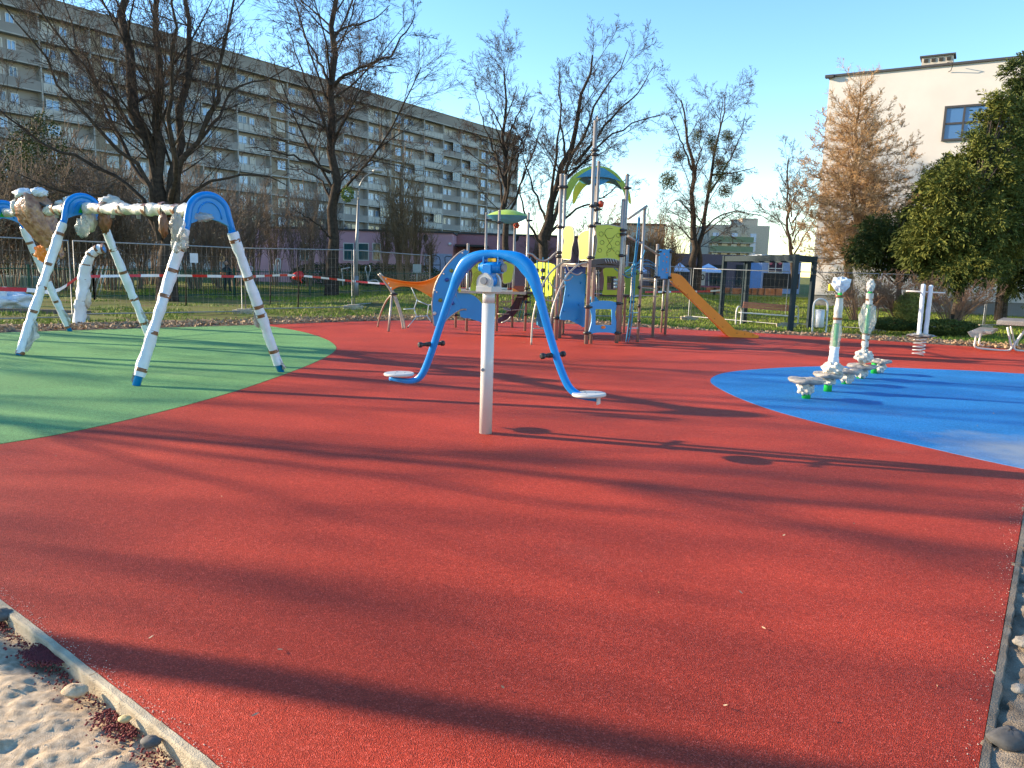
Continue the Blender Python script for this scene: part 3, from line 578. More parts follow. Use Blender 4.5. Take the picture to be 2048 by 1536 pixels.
# ------------------------------------------------------------------ thickets and shrubs
def shrub_mesh(seed, h=2.6, n=16, m=M_twig, spread=.5, lv=None, r=.018):
    rg = random.Random(seed); st = []; rd = []
    for i in range(n):
        a = rg.uniform(0, 6.28); s_ = spread * rg.uniform(.2, 1); b = np.array([math.cos(a) * .25 * s_, math.sin(a) * .25 * s_, 0]); hh = h * rg.uniform(.6, 1)
        st.append([b, b + np.array([math.cos(a) * s_ * .5, math.sin(a) * s_ * .5, hh * .5]), b + np.array([math.cos(a) * s_ * 1.3, math.sin(a) * s_ * 1.3, hh])]); rd.append((r, r * .4))
    P = np.stack([resample(s, 7) for s in st]); Rr = np.stack([np.linspace(a, b, 7) for a, b in rd]); prs = [tubes(P, Rr, 4)]
    for k, L_ in enumerate(lv or [dict(m=9, ang=.6, ratio=.45, rr=.6, K=5, up=.06, wob=.12, t0=.15, minr=.006), dict(m=6, ang=.6, ratio=.5, rr=.6, K=4, up=.04, wob=.15, minr=.005)]):
        P, Rr = grow(P, Rr, seed=seed + k, **L_); prs.append(tubes(P, Rr, 3))
    return join(prs)
SH = {}
def shrub(kind, name, label, px, py, Y, sc, m, group=None, cat='shrub'):
    b = at(px, py, Y)
    if kind not in SH:
        v, q = shrub_mesh(100 + len(SH) * 7, 2.6, 18, m, .7 if kind != 'tall' else .45); o = arrmesh(name, v, q, m); SH[kind] = o
    else: o = SH[kind].copy(); COL.objects.link(o)
    o.name = name; o.location = tuple(b); o.scale = sc; o.rotation_euler = (0, 0, random.uniform(0, 6)); tag(o, label, cat, group)
    return o
TANT = [(395, 45), (430, 50), (470, 48), (510, 52), (550, 50), (590, 54), (620, 50), (655, 55)]
gl = 'bare brown shrubs massed before the apartment block'
pos = ['behind the wrapped swing leg', 'left of the paper sign', 'right of the paper sign', 'behind the fence post pair', 'before the fitness frame', 'left of the tall tree', 'touching the tall tree', 'behind the tall tree trunk']
for k, (px, Y) in enumerate(TANT): shrub('mid', 'thicket_shrub', 'bare brown shrub in the thicket %s' % pos[k], px, 572, Y, (1.5, 1.3, 2.3 + .5 * random.random()), M_brush, gl)
for k, (px, Y, s_) in enumerate([(20, 33, 2.1), (70, 34, 2.4), (125, 35, 2.2), (180, 36, 2.2), (225, 37, 2.3), (270, 38, 2.2), (-30, 32, 2.2), (390, 40, 1.9), (440, 42, 2.0), (100, 42, 3.2), (20, 41, 3.4), (200, 44, 3.0), (300, 46, 2.8), (480, 46, 2.4)]):
    lab = ['at the left picture edge', 'under the wrapped nest swing', 'behind the middle swing frame', 'behind the bent wrapped pole', 'left of the big tree', 'directly before the big tree', 'just outside the left edge', 'right of the big tree', 'behind the leaning white pickets', 'tallest behind the middle frame', 'tallest at the far left', 'tall behind the bent pole', 'tall behind the big tree', 'tall beside the person'][k]
    shrub('dark', 'dark_shrub', 'dense dark bare shrub behind the green fence, ' + lab, px, 590 - (Y - 30) * 1.2, Y, (s_ * 1.0, s_ * .9, s_), M_brush, 'dark shrubs behind the green fence')
for k, (px, Y, s_) in enumerate([(800, 54, 3.6), (835, 55, 3.0), (815, 53, 2.2), (770, 56, 2.4), (860, 55, 1.6)]):
    shrub('tall', 'tan_shrub', 'pale tan bare shrub growing before the pink building, ' + ['tallest', 'second tallest', 'in front of the tallest', 'leftmost', 'low rightmost'][k], px, 562, Y, (s_ * .5, s_ * .5, s_ * .95), M_tan, 'tan shrubs by the pink wall')
for k, (px, Y, s_) in enumerate([(1270, 56, 2.0), (1305, 58, 2.2), (1345, 60, 2.0), (1220, 60, 2.2), (1190, 62, 2.4), (1160, 64, 2.3), (1075, 64, 2.0), (940, 70, 2.4)]):
    shrub('tall', 'hedge_shrub', 'bare shrub mass beyond the playground, ' + ['right of the tower net', 'behind the slide top', 'left of the twin trees', 'behind the tower panels', 'behind the tall pole', 'left of the tower', 'right of the green canopy', 'above the pink wall'][k], px, 566, Y, (s_ * 1.1, s_ * .9, s_ * .9), M_tan, 'bare shrubs beyond the tower')
v, q = shrub_mesh(333, 1.5, 26, M_tan, .9)
for k, (px, py, Y, sc, lab) in enumerate([(1715, 640, 25.5, (1.1, 1, 1.05), 'reddish bare bush left of the spring rocker'), (1900, 652, 24.5, (1.0, .9, .95), 'reddish bare bush under the yew trunks')]):
    o = arrmesh('bare_bush', v, q, mat('reddish_twigs', (.2, .10, .06), .9, col2=(.32, .19, .11), vs_=3)) if k == 0 else share(o, (0, 0, 0))
    o.location = tuple(at(px, py, Y)); o.scale = sc; tag(o, lab, 'bush', 'reddish bare bushes')
o = share(o, tuple(at(1800, 648, 25)), (0, 0, 2), (.9, .9, .95)); tag(o, 'reddish bare bush behind the round green bush', 'bush', 'reddish bare bushes')
def leafball(name, label, c, rad, n, m, leaf=.06, cat='bush'):
    u = RNG.normal(size=(n, 3)); u /= np.linalg.norm(u, axis=1, keepdims=True); u *= (.7 + .35 * RNG.random(n) ** .7)[:, None]
    V, Q = leaves(np.array(c) + u * np.array(rad), leaf, leaf * .5, .2); return tag(arrmesh(name, V, Q, m), label, cat)
leafball('round_bush', 'clipped round olive green bush behind the spring rocker', at(1822, 617, 24.5), (.5, .5, .52), 12000, mat('bush_leaf', (.11, .12, .02), .8, col2=(.26, .25, .05), vs_=4), .05)
leafball('low_juniper', 'low dark spreading juniper at the foot of the round bush', at(1790, 648, 24.6), (.9, .5, .22), 6000, M_everd, .06)
leafball('low_juniper', 'low dark spreading juniper beside the picnic table', at(1890, 655, 24.2), (1.1, .5, .25), 7000, M_everd, .06)
leafball('yellow_shrub', 'yellowish leafy shrub left of the larch trunk', at(1705, 570, 33), (1.3, .9, .9), 3500, mat('yellow_leaf', (.16, .13, .03), .8, col2=(.3, .24, .06), vs_=3), .06)
for k, (px, Y, w_) in enumerate([(700, 57, 2.2), (760, 57, 2.2), (820, 56, 2.4), (640, 56, 2.2)]):
    leafball('hedge', 'dark evergreen hedge under the pink building, ' + ['below its left windows', 'below its middle windows', 'behind the tan shrubs', 'left end behind the tall tree'][k], at(px, 553, Y), (w_, .8, .95), 7000, M_everd, .12, 'hedge')
o = leafball('green_tuft', 'small bright green leafy tuft on the tall tree trunk', at(695, 388, Y2 - .4), (.3, .3, .4), 500, mat('bright_leaf', (.12, .18, .03), .8), .1, 'tuft')
for k, (px, py, Y, a, b) in enumerate([(60, 330, 36, 1.2, 3.2), (95, 300, 36, 1.1, 3.0), (20, 400, 35, 1.4, 2.6)]):
    leafball('ivy_mass', 'dark ivy-grown tree stump mass at the far left, ' + ['tallest', 'middle', 'lowest'][k], at(px, py + 60, Y), (a, 1, b), 3200, M_everd, .12, 'ivy')
# ------------------------------------------------------------------ apartment block
M_facade = mat('facade_concrete', (.245, .23, .215), .9, col2=(.31, .29, .27), vs_=.35, bump=.2, bs=8)
M_beige = mat('beige_render', (.24, .195, .14), .9, vs_=.5); M_fin = mat('pale_fin', (.33, .32, .30), .85, vs_=1)
M_par = mat('light_parapet', (.40, .39, .36), .8, var=.14, vs_=.6); M_par2 = mat('grey_parapet', (.235, .22, .205), .85, vs_=.6)
M_atc = mat('attic_band', (.23, .21, .185), .9, vs_=.3)
M_glass = mat('window_glass', (.03, .05, .09), .06, spec=1.0, var=.3, vs_=.4); M_glb = mat('sky_reflection_glass', (.16, .30, .52), .12, spec=1, vs_=.5)  # brighter panes: blue sky reflection is painted into the base colour
M_cur = mat('curtain', (.45, .43, .38), .8, vs_=3); M_wf = mat('white_frame', (.62, .62, .60), .5); M_dark = mat('dark_opening', (.03, .028, .025), .9)
BO = np.array([2., 169.]); BD = np.array([-.555, -.832]); BN = np.array([.832, -.555])
B3 = lambda u, o, z: np.array([BO[0] + BD[0] * u + BN[0] * o, BO[1] + BD[1] * u + BN[1] * o, z])
AX = (np.array([BD[0], BD[1], 0]), np.array([BN[0], BN[1], 0]), np.array([0, 0, 1.]))
blk = thing('apartment_block', 'long ten-storey grey panel apartment block with rows of balconies', 'building', B3(60, 0, 0))
U0, U1 = 3.9, 128.0; FH = 2.72; ZT = 27.6
mb = MB(); mb.box(B3((U0 + U1) / 2, -6.85, ZT / 2), (U1 - U0, 12, ZT), AX); mb.build('wall', M_facade, blk)
mb = MB(); mb.box(B3((U0 + U1) / 2, -6.6, ZT + .85), (U1 - U0 + .3, 13.5, 1.7), AX); mb.box(B3((U0 + U1) / 2, -6.6, ZT + 1.76), (U1 - U0 + .5, 13.7, .12), AX); mb.build('attic', M_atc, blk)
mb = MB(); mb.box(B3((U0 + U1) / 2, .22, ZT - .1), (U1 - U0 + .3, .3, .16), AX); mb.build('cornice', M_fin, blk)
bays = [(3.9, 9.0, 'w'), (9.0, 14.8, 'w')]; u = 14.8
while u < 126:
    bays.append((u, u + 3.25, 'n')); u += 3.25
    for k in range(4):
        bays.append((u, u + 5.47, 'w')); u += 5.47
bays = [b for b in bays if b[1] < 129]
fin = MB(); fin.box((0, 0, ZT / 2 - .1), (.16, 1.3, ZT - .2)); fo = None
def shr(proto, name, loc, parent, scale=(1, 1, 1)):
    c = proto if proto.get('_used') is None else proto.copy()
    if proto.get('_used') is None: proto['_used'] = 1
    else: COL.objects.link(c)
    c.name = name; c.parent = parent; c.location = tuple(np.array(loc) - np.array(parent['_w'])); c.rotation_euler = (0, 0, math.atan2(BD[1], BD[0])); c.scale = scale; return c
def proto(mb, name, mats): return mb.build(name, mats)
fp = proto(fin, 'fin', M_fin); done = set()
for b in bays:
    for uu in b[:2]:
        if round(uu, 1) in done: continue
        done.add(round(uu, 1)); shr(fp, 'fin', B3(uu, -.55, 0), blk)
# local frame: x along facade towards us, -y outwards (rotation of atan2(BD))
sgn = -1 if (math.cos(math.atan2(BD[1], BD[0]) + math.pi / 2) * BN[0] + math.sin(math.atan2(BD[1], BD[0]) + math.pi / 2) * BN[1]) < 0 else 1
def par_mb(L_):
    m = MB(); n = 6
    for i in range(n): m.box((-L_ / 2 + L_ * (i + .5) / n, 0, 0), (L_ / n - .05, .07, .85))
    m.box((0, 0, .52), (L_, .12, .06), mi=1); m.box((0, 0, -.56), (L_, .16, .16), mi=1); m.box((0, sgn * -.45, -.58), (L_ - .1, .75, .12), mi=1); return m
pA = proto(par_mb(5.25), 'balcony', [M_par, M_fin]); 
m2 = MB(); m2.box((0, 0, 0), (5.25, .08, .92)); m2.box((0, 0, -.56), (5.25, .16, .16), mi=1); m2.box((0, sgn * -.45, -.58), (5.15, .75, .12), mi=1); pB = proto(m2, 'balcony', [M_par2, M_fin])
def win_mb(w_, h, gm):
    m = MB(); m.box((0, 0, 0), (w_, .06, h), mi=1); t = .07
    m.box((0, sgn * .05, h / 2 - t / 2), (w_, .06, t)); m.box((0, sgn * .05, -h / 2 + t / 2), (w_, .06, t))
    for x in (-w_ / 2 + t / 2, 0, w_ / 2 - t / 2): m.box((x, sgn * .05, 0), (t, .06, h - 2 * t))
    return m
wn = [proto(win_mb(1.45, 1.35, 0), 'window', [M_wf, q]) for q in (M_glass, M_glb, M_cur)]
wd = [proto(win_mb(.85, 2.1, 0), 'balcony_door', [M_wf, q]) for q in (M_glass, M_glb, M_cur)]
m3 = MB(); m3.box((0, 0, 0), (2.2, .05, 1.5)); 
for x in (-1.1, -.55, 0, .55, 1.1): m3.box((x, sgn * .04, 0), (.06, .05, 1.5), mi=1)
m3.box((0, sgn * .04, .75), (2.26, .05, .06), mi=1); enc = proto(m3, 'glazed_enclosure', [M_glass, M_wf])
rg = random.Random(12); WC = DC = 0
col_light = {}
sp = MB()
for bi, b in enumerate(bays):
    uc = (b[0] + b[1]) / 2; light = (b[2] == 'w') and ((bi in (0,)) or ((bi - 2) % 5 in (1, 4)) or rg.random() < .3)
    for f in range(10):
        zt = ZT - .18 - FH * f; zb = zt - FH
        if b[2] == 'w':
            shr(pA if (light or rg.random() < .12) else pB, 'balcony', B3(uc, 0.05, zb + .66), blk)
            k = rg.choices([0, 1, 2], [3, 5, 2])[0]; k2 = rg.choices([0, 1, 2], [3, 5, 2])[0]
            if f < 7 and WC < 296:
                shr(wn[k], 'window', B3(uc + 1.35, -.81, zb + 1.62), blk); WC += 1
                shr(wd[k2], 'balcony_door', B3(uc - .25, -.81, zb + 1.22), blk); DC += 1
                if rg.random() < .14 and b[1] < 100: shr(enc, 'glazed_enclosure', B3(uc - 1.3, .05, zb + 1.98), blk)
            else:
                sp.box(B3(uc + 1.35, -.81, zb + 1.62), (1.45, .08, 1.35), AX); sp.box(B3(uc - .25, -.81, zb + 1.22), (.85, .08, 2.1), AX)
        else:
            if WC < 300: shr(wn[rg.choice([0, 1, 1, 2])], 'window', B3(uc - .55, -.32, zb + 1.75), blk); WC += 1
            else: sp.box(B3(uc - .55, -.32, zb + 1.75), (1.45, .08, 1.35), AX)
    if b[2] == 'n':
        m = MB(); m.box(B3(uc, -.8, ZT / 2 - .1), (b[1] - b[0] - .17, .9, ZT - .25), AX); m.build('stair_wall', M_beige, blk)
        for f in range(10):
            m = MB(); m.box(B3(uc, -.1, ZT - .18 - FH * f - FH + .1), (b[1] - b[0] - .18, .5, .2), AX); m.build('floor_band', M_fin, blk)
stuff(sp.build('far_windows', M_glass, blk))
for k in range(6):
    m = MB(); c = B3(18 + k * 17.5, -2.5, ZT + 1.75); m.tube([c, c + np.array([0, 0, 2.6 if k % 2 else 1.2])], .04, 5); m.box(c + np.array([0, 0, 1.1]), (.9, .05, .05)); m.build('antenna', M_dark, blk)
# ------------------------------------------------------------------ pink service building
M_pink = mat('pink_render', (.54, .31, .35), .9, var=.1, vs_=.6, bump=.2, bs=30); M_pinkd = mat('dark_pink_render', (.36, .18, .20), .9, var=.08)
M_roofd = mat('roof_felt', (.05, .05, .05), .9); M_bluew = mat('pale_blue_render', (.33, .38, .52), .9)
YP = 60.0
pk = thing('pink_building', 'long low pink rendered building with flat roof behind the green fence', 'building', at(750, 570, YP))
xa, xb = at(470, 500, YP)[0], at(905, 500, YP)[0]; hP = at(760, 463, YP)[2]
def abox(mb, x0, x1, y0, y1, z0, z1, mi=0): mb.box(((x0 + x1) / 2, (y0 + y1) / 2, (z0 + z1) / 2), (x1 - x0, y1 - y0, z1 - z0), mi=mi)
mb = MB(); abox(mb, xa, xb, YP, YP + 12, -.2, hP); mb.build('wall', M_pink, pk)
mb = MB(); abox(mb, xa - .1, xb + .1, YP - .1, YP + 12.1, hP, hP + .14); mb.build('roof_edge', M_roofd, pk)
x2 = at(1262, 500, YP + 4)[0]; h2 = at(1050, 472, YP + 4)[2]
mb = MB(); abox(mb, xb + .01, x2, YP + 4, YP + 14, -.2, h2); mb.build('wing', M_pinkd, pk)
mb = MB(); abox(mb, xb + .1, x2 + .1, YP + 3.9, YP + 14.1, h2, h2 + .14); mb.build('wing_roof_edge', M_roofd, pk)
mb = MB(); abox(mb, xb + .12, xb + 2.7, YP + .6, YP + 3.99, at(915, 492, YP)[2], at(915, 488, YP)[2]); mb.build('canopy', M_roofd, pk)
a_, b_ = at(848, 545, YP), at(904, 508, YP)
mb = MB(); abox(mb, a_[0], b_[0], YP - .06, YP + .02, a_[2], b_[2]); mb.build('pale_blue_panel', M_bluew, pk)
for k, (p0, p1) in enumerate([(687, 708), (716, 738), (745, 762), (600, 618)]):
    q0, q1 = at(p0, 521, YP), at(p1, 486, YP); f = MB(); 
    abox(f, q0[0], q1[0], YP - .05, YP + .01, q1[2] - .07, q1[2]); abox(f, q0[0], q1[0], YP - .05, YP + .01, q0[2], q0[2] + .07); abox(f, q0[0], q1[0], YP - .04, YP + .01, q1[2] - .62, q1[2] - .56)
    abox(f, q0[0], q0[0] + .06, YP - .045, YP + .01, q0[2] + .07, q1[2] - .07); abox(f, q1[0] - .06, q1[0], YP - .045, YP + .01, q0[2] + .07, q1[2] - .07)
    fo_ = f.build('window', M_wf, pk); p = MB(); abox(p, q0[0] + .06, q1[0] - .06, YP - .02, YP + .005, q0[2] + .07, q1[2] - .07); p.build('pane', mat('teal_glass', (.03, .10, .11), .1, spec=1), fo_)
for px in (851, 1033): 
    c = at(px, 476, YP if px < 900 else YP + 4); m = MB(); m.ball(c, .3, 10, 6, sc=(.6, .3, 1)); m.build('wall_lamp' if px == 1033 else 'vent', M_dark, pk)
m = MB(); m.ball(at(900, 488, YP) + np.array([0, -.1, 0]), .12); m.build('wall_light', mat('white_plastic', (.7, .7, .7), .4), pk)
# purple wing and cafe beyond the twin trees
pw = thing('purple_building', 'low dark purple building with dark openings behind the parasols', 'building', at(1400, 575, 92))
q0, q1 = at(1262, 575, 92), at(1545, 512, 92); mb = MB(); abox(mb, q0[0], q1[0], 92, 104, -.3, q1[2]); mb.build('wall', mat('purple_render', (.13, .09, .105), .9), pw)
for px in (1300, 1350, 1420, 1470, 1520):
    a_, b_ = at(px, 572, 92), at(px + 28, 530, 92); mb = MB(); abox(mb, a_[0], b_[0], 91.85, 92.02, a_[2], b_[2]); mb.build('opening', M_dark, pw)
fb = thing('beige_building', 'distant beige building with green-railed balconies above the slide', 'building', at(1470, 560, 130)); YB = 130
q0, q1 = at(1412, 565, YB), at(1540, 452, YB); mb = MB(); abox(mb, q0[0], q1[0], YB, YB + 14, 0, q1[2]); mb.build('wall', mat('beige_wall', (.55, .43, .32), .9), fb)
q2, q3 = at(1488, 445, YB), at(1520, 440, YB); mb = MB(); abox(mb, q2[0], q3[0], YB + 1, YB + 8, q1[2], q3[2] + .3); mb.build('roof_house', mat('beige_wall', (.4, .34, .26)), fb)
M_rail = mat('green_railing', (.20, .23, .12), .7)
for k in range(3):
    za = at(1450, 464 + k * 19, YB)[2]; mb = MB(); abox(mb, q0[0] - .02, q1[0] - 3, YB - 1.4, YB, za - 3.2 + 1.3, za - 3.2 + 1.5); mb.build('balcony_slab', M_conc, fb)
    mb = MB(); abox(mb, q0[0] - .02, q1[0] - 3, YB - 1.42, YB - 1.36, za - 1.68, za - .8); mb.build('railing', M_rail, fb)
    for j in range(5):
        xx = q0[0] + .6 + j * 1.6; mb = MB(); abox(mb, xx, xx + 1.0, YB - .06, YB + .01, za - 1.6, za - .15); mb.build('window', M_glass if j % 2 else M_glb, fb)
fb2 = thing('far_pale_house', 'distant pale flat-roofed house between tower poles and twin trees', 'building', at(1280, 560, 120)); q0, q1 = at(1225, 560, 120), at(1330, 452, 120)
mb = MB(); abox(mb, q0[0], q1[0], 120, 130, 0, q1[2]); mb.build('wall', mat('pale_house_wall', (.40, .37, .31)), fb2); mb = MB(); abox(mb, q0[0] - .2, q1[0] + .2, 119.7, 130.3, q1[2], q1[2] + .3); mb.build('roof_edge', M_roofd, fb2)
for k in range(6):
    a_, b_ = at(1232 + k * 16, 492, 120), at(1242 + k * 16, 478, 120); mb = MB(); abox(mb, a_[0], b_[0], 119.93, 120.01, a_[2], b_[2]); mb.build('window', M_glass, fb2)
# kiosk
kk = thing('kiosk', 'pale blue kiosk with a white-framed window seen under the pergola', 'kiosk', at(1560, 580, 70)); YK = 70
q0, q1 = at(1520, 580, YK), at(1604, 514, YK); mb = MB(); abox(mb, q0[0], q1[0], YK, YK + 5, -.2, q1[2]); mb.build('wall', mat('kiosk_blue', (.26, .36, .58), .7), kk)
mb = MB(); abox(mb, q0[0] - .2, q1[0] + .2, YK - .3, YK + 5.2, q1[2], q1[2] + .12); mb.build('roof', mat('pale_roof', (.5, .55, .62)), kk)
q0, q1 = at(1536, 545, YK), at(1566, 520, YK); f = MB()
for z in (q0[2], (q0[2] + q1[2]) / 2 - .2, q1[2]): abox(f, q0[0], q1[0], YK - .08, YK + .01, z - .04, z + .04)
for x in (q0[0] + .0, (q0[0] + q1[0]) / 2, q1[0]): abox(f, x - .035, x + .035, YK - .07, YK + .01, q0[2] + .041, q1[2] - .041)
fo_ = f.build('window', M_wf, kk); p = MB(); abox(p, q0[0], q1[0], YK - .03, YK + .005, q0[2], q1[2]); p.build('pane', mat('dark_purple_glass', (.05, .02, .04), .2), fo_)
m = MB(); m.ball(at(1541, 526, YK) + np.array([0, -.05, 0]), .18, sc=(1, .2, 1)); m.ball(at(1560, 526, YK) + np.array([0, -.05, 0]), .16, sc=(1, .2, 1)); m.build('flower_decoration', mat('pink_deco', (.5, .12, .18)), kk)
a_, b_ = at(1520, 578, YK), at(1603, 548, YK); m = MB(); abox(m, a_[0] + .2, b_[0] - .2, YK - .05, YK + .01, a_[2] + .1, b_[2]); m.build('dark_front', M_dark, kk)
# parasols
M_pcloth = mat('blue_white_cloth', (.50, .58, .74), .8)
for k, (px, py, wd_, lab) in enumerate([(1278, 528, 34, 'leftmost, half hidden by the blue slide panel'), (1360, 525, 30, 'middle one'), (1417, 527, 45, 'rightmost, with lettering on its valance')]):
    Y = 84; t = thing('parasol', 'pale blue square parasol at the cafe, ' + lab, 'parasol', at(px, 580, Y), 'pale blue cafe parasols'); c = at(px, py, Y); r = wd_ / F * Y / 2 * 1.1; ze = at(px, py + 16, Y)[2]
    m = MB(); m.add([c, c + np.array([-r, -r, ze - c[2]]), c + np.array([r, -r, ze - c[2]]), c + np.array([r, r, ze - c[2]]), c + np.array([-r, r, ze - c[2]]), c + np.array([0, 0, -.15]), c + np.array([-r, -r, ze - c[2] - .12]), c + np.array([r, -r, ze - c[2] - .12]), c + np.array([r, r, ze - c[2] - .12]), c + np.array([-r, r, ze - c[2] - .12])],
          [(0, 1, 2), (0, 2, 3), (0, 3, 4), (0, 4, 1), (5, 7, 6), (5, 8, 7), (5, 9, 8), (5, 6, 9), (1, 6, 7, 2), (2, 7, 8, 3), (3, 8, 9, 4), (4, 9, 6, 1)]); m.build('canopy', M_pcloth, t)
    m = MB(); m.tube([at(px, 580, Y) * [1, 1, 0], c], .04, 6); m.build('pole', M_wf, t)
    if k == 2: m = MB(); m.box(c + np.array([0, -r * .62, (ze - c[2]) * .62]), (1.0, .03, .14)); m.build('printed_lettering', mat('print_blue', (.05, .08, .25)), t)
# house number board
YN = 70.; bd = thing('number_board', 'white board reading 20 standing behind the orange slide', 'sign', at(1400, 580, YN))
q0, q1 = at(1391, 570, YN), at(1411, 543, YN); m = MB(); abox(m, q0[0], q1[0], YN - .03, YN + .03, q0[2], q1[2]); m.build('board', mat('board_white', (.42, .45, .42)), bd)
m = MB()
for x in (q0[0] + .05, q1[0] - .05): abox(m, x - .03, x + .03, YN + .035, YN + .09, -.2, q1[2])
m.build('post', M_dark, bd)
tx = bpy.data.curves.new('digits', 'FONT'); tx.body = '20'; tx.size = .75; tx.extrude = .01; tx.offset = .012; tx.align_x = 'CENTER'; to = bpy.data.objects.new('digits', tx); COL.objects.link(to); to.parent = bd
to.location = tuple(np.array([(q0[0] + q1[0]) / 2, YN - .045, at(1401, 560, YN)[2]]) - np.array(bd['_w'])); to.rotation_euler = (math.pi / 2, 0, 0); tx.materials.append(M_dark)
bpy.context.view_layer.update(); _me = bpy.data.meshes.new_from_object(to.evaluated_get(bpy.context.evaluated_depsgraph_get())); _n = bpy.data.objects.new('digits', _me); COL.objects.link(_n); _n.parent = bd; _n.location = to.location; _n.rotation_euler = to.rotation_euler; bpy.data.objects.remove(to)
# park tables and low wall beyond
M_wood = mat('brown_wood', (.20, .09, .05), .8, col2=(.30, .15, .09), vs_=6); M_brick = mat('orange_brick', (.34, .15, .07), .9, var=.25, vs_=4)
def park_table(px, py, Y, w_, label, col, h=.75):
    t = thing('park_table', label, 'table', at(px, py, Y) , 'brown park tables beyond the playground'); b = at(px, py, Y)
    m = MB(); m.box(b + np.array([0, 0, h]), (w_, .8, .12)); m.build('tabletop', col, t)
    for s_ in (-1, 1): m = MB(); m.box(b + np.array([s_ * w_ * .38, 0, h / 2 - .04]), (.12, .5, h - .1)); m.build('leg', M_dark, t)
park_table(1296, 593, 58, 2.2, 'dark brown park table seen left of the slide posts', M_wood); park_table(1352, 591, 60, 2.0, 'orange-brown park table right behind the slide posts', M_brick); park_table(1408, 592, 60, 2.2, 'purple covered park table behind the orange slide', mat('purple_cover', (.12, .03, .08)))
lw = thing('low_brick_wall', 'low orange-brown sandstone block wall at the cafe edge', 'wall', at(1480, 590, 66))
for k in range(12):
    b = at(1415 + k * 13, 587 + k * .3, 66 - k * .3); m = MB(); m.box(b + np.array([0, random.uniform(-.4, .4), .25]), (.54, .5, .5 + .12 * random.random()), mi=0); m.build('block', M_brick, lw, bevel=.04)
# ------------------------------------------------------------------ cream building on the right
M_cream = mat('cream_render', (.62, .575, .525), .9, var=.05, vs_=.7, bump=.15, bs=25, spec=.2); M_cdark = mat('dark_frame', (.05, .045, .045), .5)
cA = at(1620, 600, 45); cB = at(2048, 600, 39.5); cA[2] = cB[2] = 0; dv = (cB - cA) / np.linalg.norm(cB - cA); nv = np.array([-dv[1], dv[0], 0]) * -1
nv = nv if nv[1] < 0 else -nv; AXC = (dv, -nv, np.array([0, 0, 1.]))
def cpx(px, py): return onplane(px, py, cA, cB)
HT = cpx(1637, 157)[2]
cb = thing('cream_building', 'tall cream rendered building with flat roof and dark window frames', 'building', cA)
LC = 26.; z0 = .55
mb = MB(); mb.box(cA + dv * LC / 2 - nv * 7 + np.array([0, 0, (HT + z0) / 2]), (LC, 14, HT - z0), AXC); mb.build('wall', M_cream, cb)
mb = MB(); mb.box(cA + dv * LC / 2 - nv * 7 + np.array([0, 0, z0 / 2 - .2]), (LC - .12, 13.9, z0 + .4), AXC); mb.build('plinth', M_par2, cb)
mb = MB(); mb.box(cA + dv * LC / 2 - nv * 7 + np.array([0, 0, HT + .06]), (LC + .25, 14.2, .12), AXC); mb.build('roof_edge', M_cdark, cb)
mb = MB(); c = cpx(1872, 125); c[2] = HT + .12; mb.box(c - nv * 1.2 + np.array([0, 0, .3]), (1.5, .9, .6), AXC); ch = mb.build('chimney', mat('chimney_render', (.45, .40, .33)), cb)
mb = MB(); mb.box(c - nv * 1.2 + np.array([0, 0, .64]), (1.7, 1.1, .08), AXC); mb.build('chimney_cap', M_cdark, cb)
for k in range(4): mb = MB(); mb.box(c - nv * .74 + dv * (-.54 + k * .36) + np.array([0, 0, .42]), (.2, .06, .17), AXC); mb.build('vent_hole', M_dark, cb)
def cwin(px0, py0, px1, py1, mull, label=None):
    p0, p1 = cpx(px0, py0), cpx(px1, py1); u0 = np.dot(p0 - cA, dv); u1 = np.dot(p1 - cA, dv); zt, zb = p0[2], p1[2]; f = MB(); t = .11
    bx = lambda m, ua, ub, za, zb_, o=.05, th=.1: m.box(cA + dv * (ua + ub) / 2 + nv * o + np.array([0, 0, (za + zb_) / 2]), (ub - ua, th, zb_ - za), AXC)
    bx(f, u0, u1, zt - t, zt); bx(f, u0, u1, zb, zb + t); bx(f, u0, u0 + t, zb + t, zt - t); bx(f, u1 - t, u1, zb + t, zt - t)
    for q in mull: bx(f, u0 + (u1 - u0) * q - .05, u0 + (u1 - u0) * q + .05, zb + t, zt - t, .045, .09)
    bx(f, u0 + t, u1 - t, (zt + zb) / 2 - .06, (zt + zb) / 2 + .04, .04, .08)
    fo_ = f.build('window', M_cdark, cb); p = MB(); bx(p, u0 + t, u1 - t, zb + t, zt - t, .01, .04); p.build('pane', M_glb2, fo_)
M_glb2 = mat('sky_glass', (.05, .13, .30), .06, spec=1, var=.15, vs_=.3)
cwin(1890, 213, 2030, 275, (.28, .62)); cwin(1868, 345, 1925, 430, (.5,))
def cable(name, pts): m = MB(); m.tube([cpx(x, y) + nv * o for x, y, o in pts], .02, 5); m.build(name, M_dark, cb)
cable('roof_cable', [(1895, 128, .3), (1904, 128, .5), (1906, 134, .4), (1902, 142, .1), (1897, 144, .05)]); cable('conduit', [(1652, 419, .03), (1651, 446, .03)]); cable('conduit', [(1642, 428, .03), (1662, 428, .03)])
mb = MB(); mb.box(cpx(1660, 154) + nv * .1, (.45, .3, .15), AXC); mb.build('floodlight', M_cdark, cb)
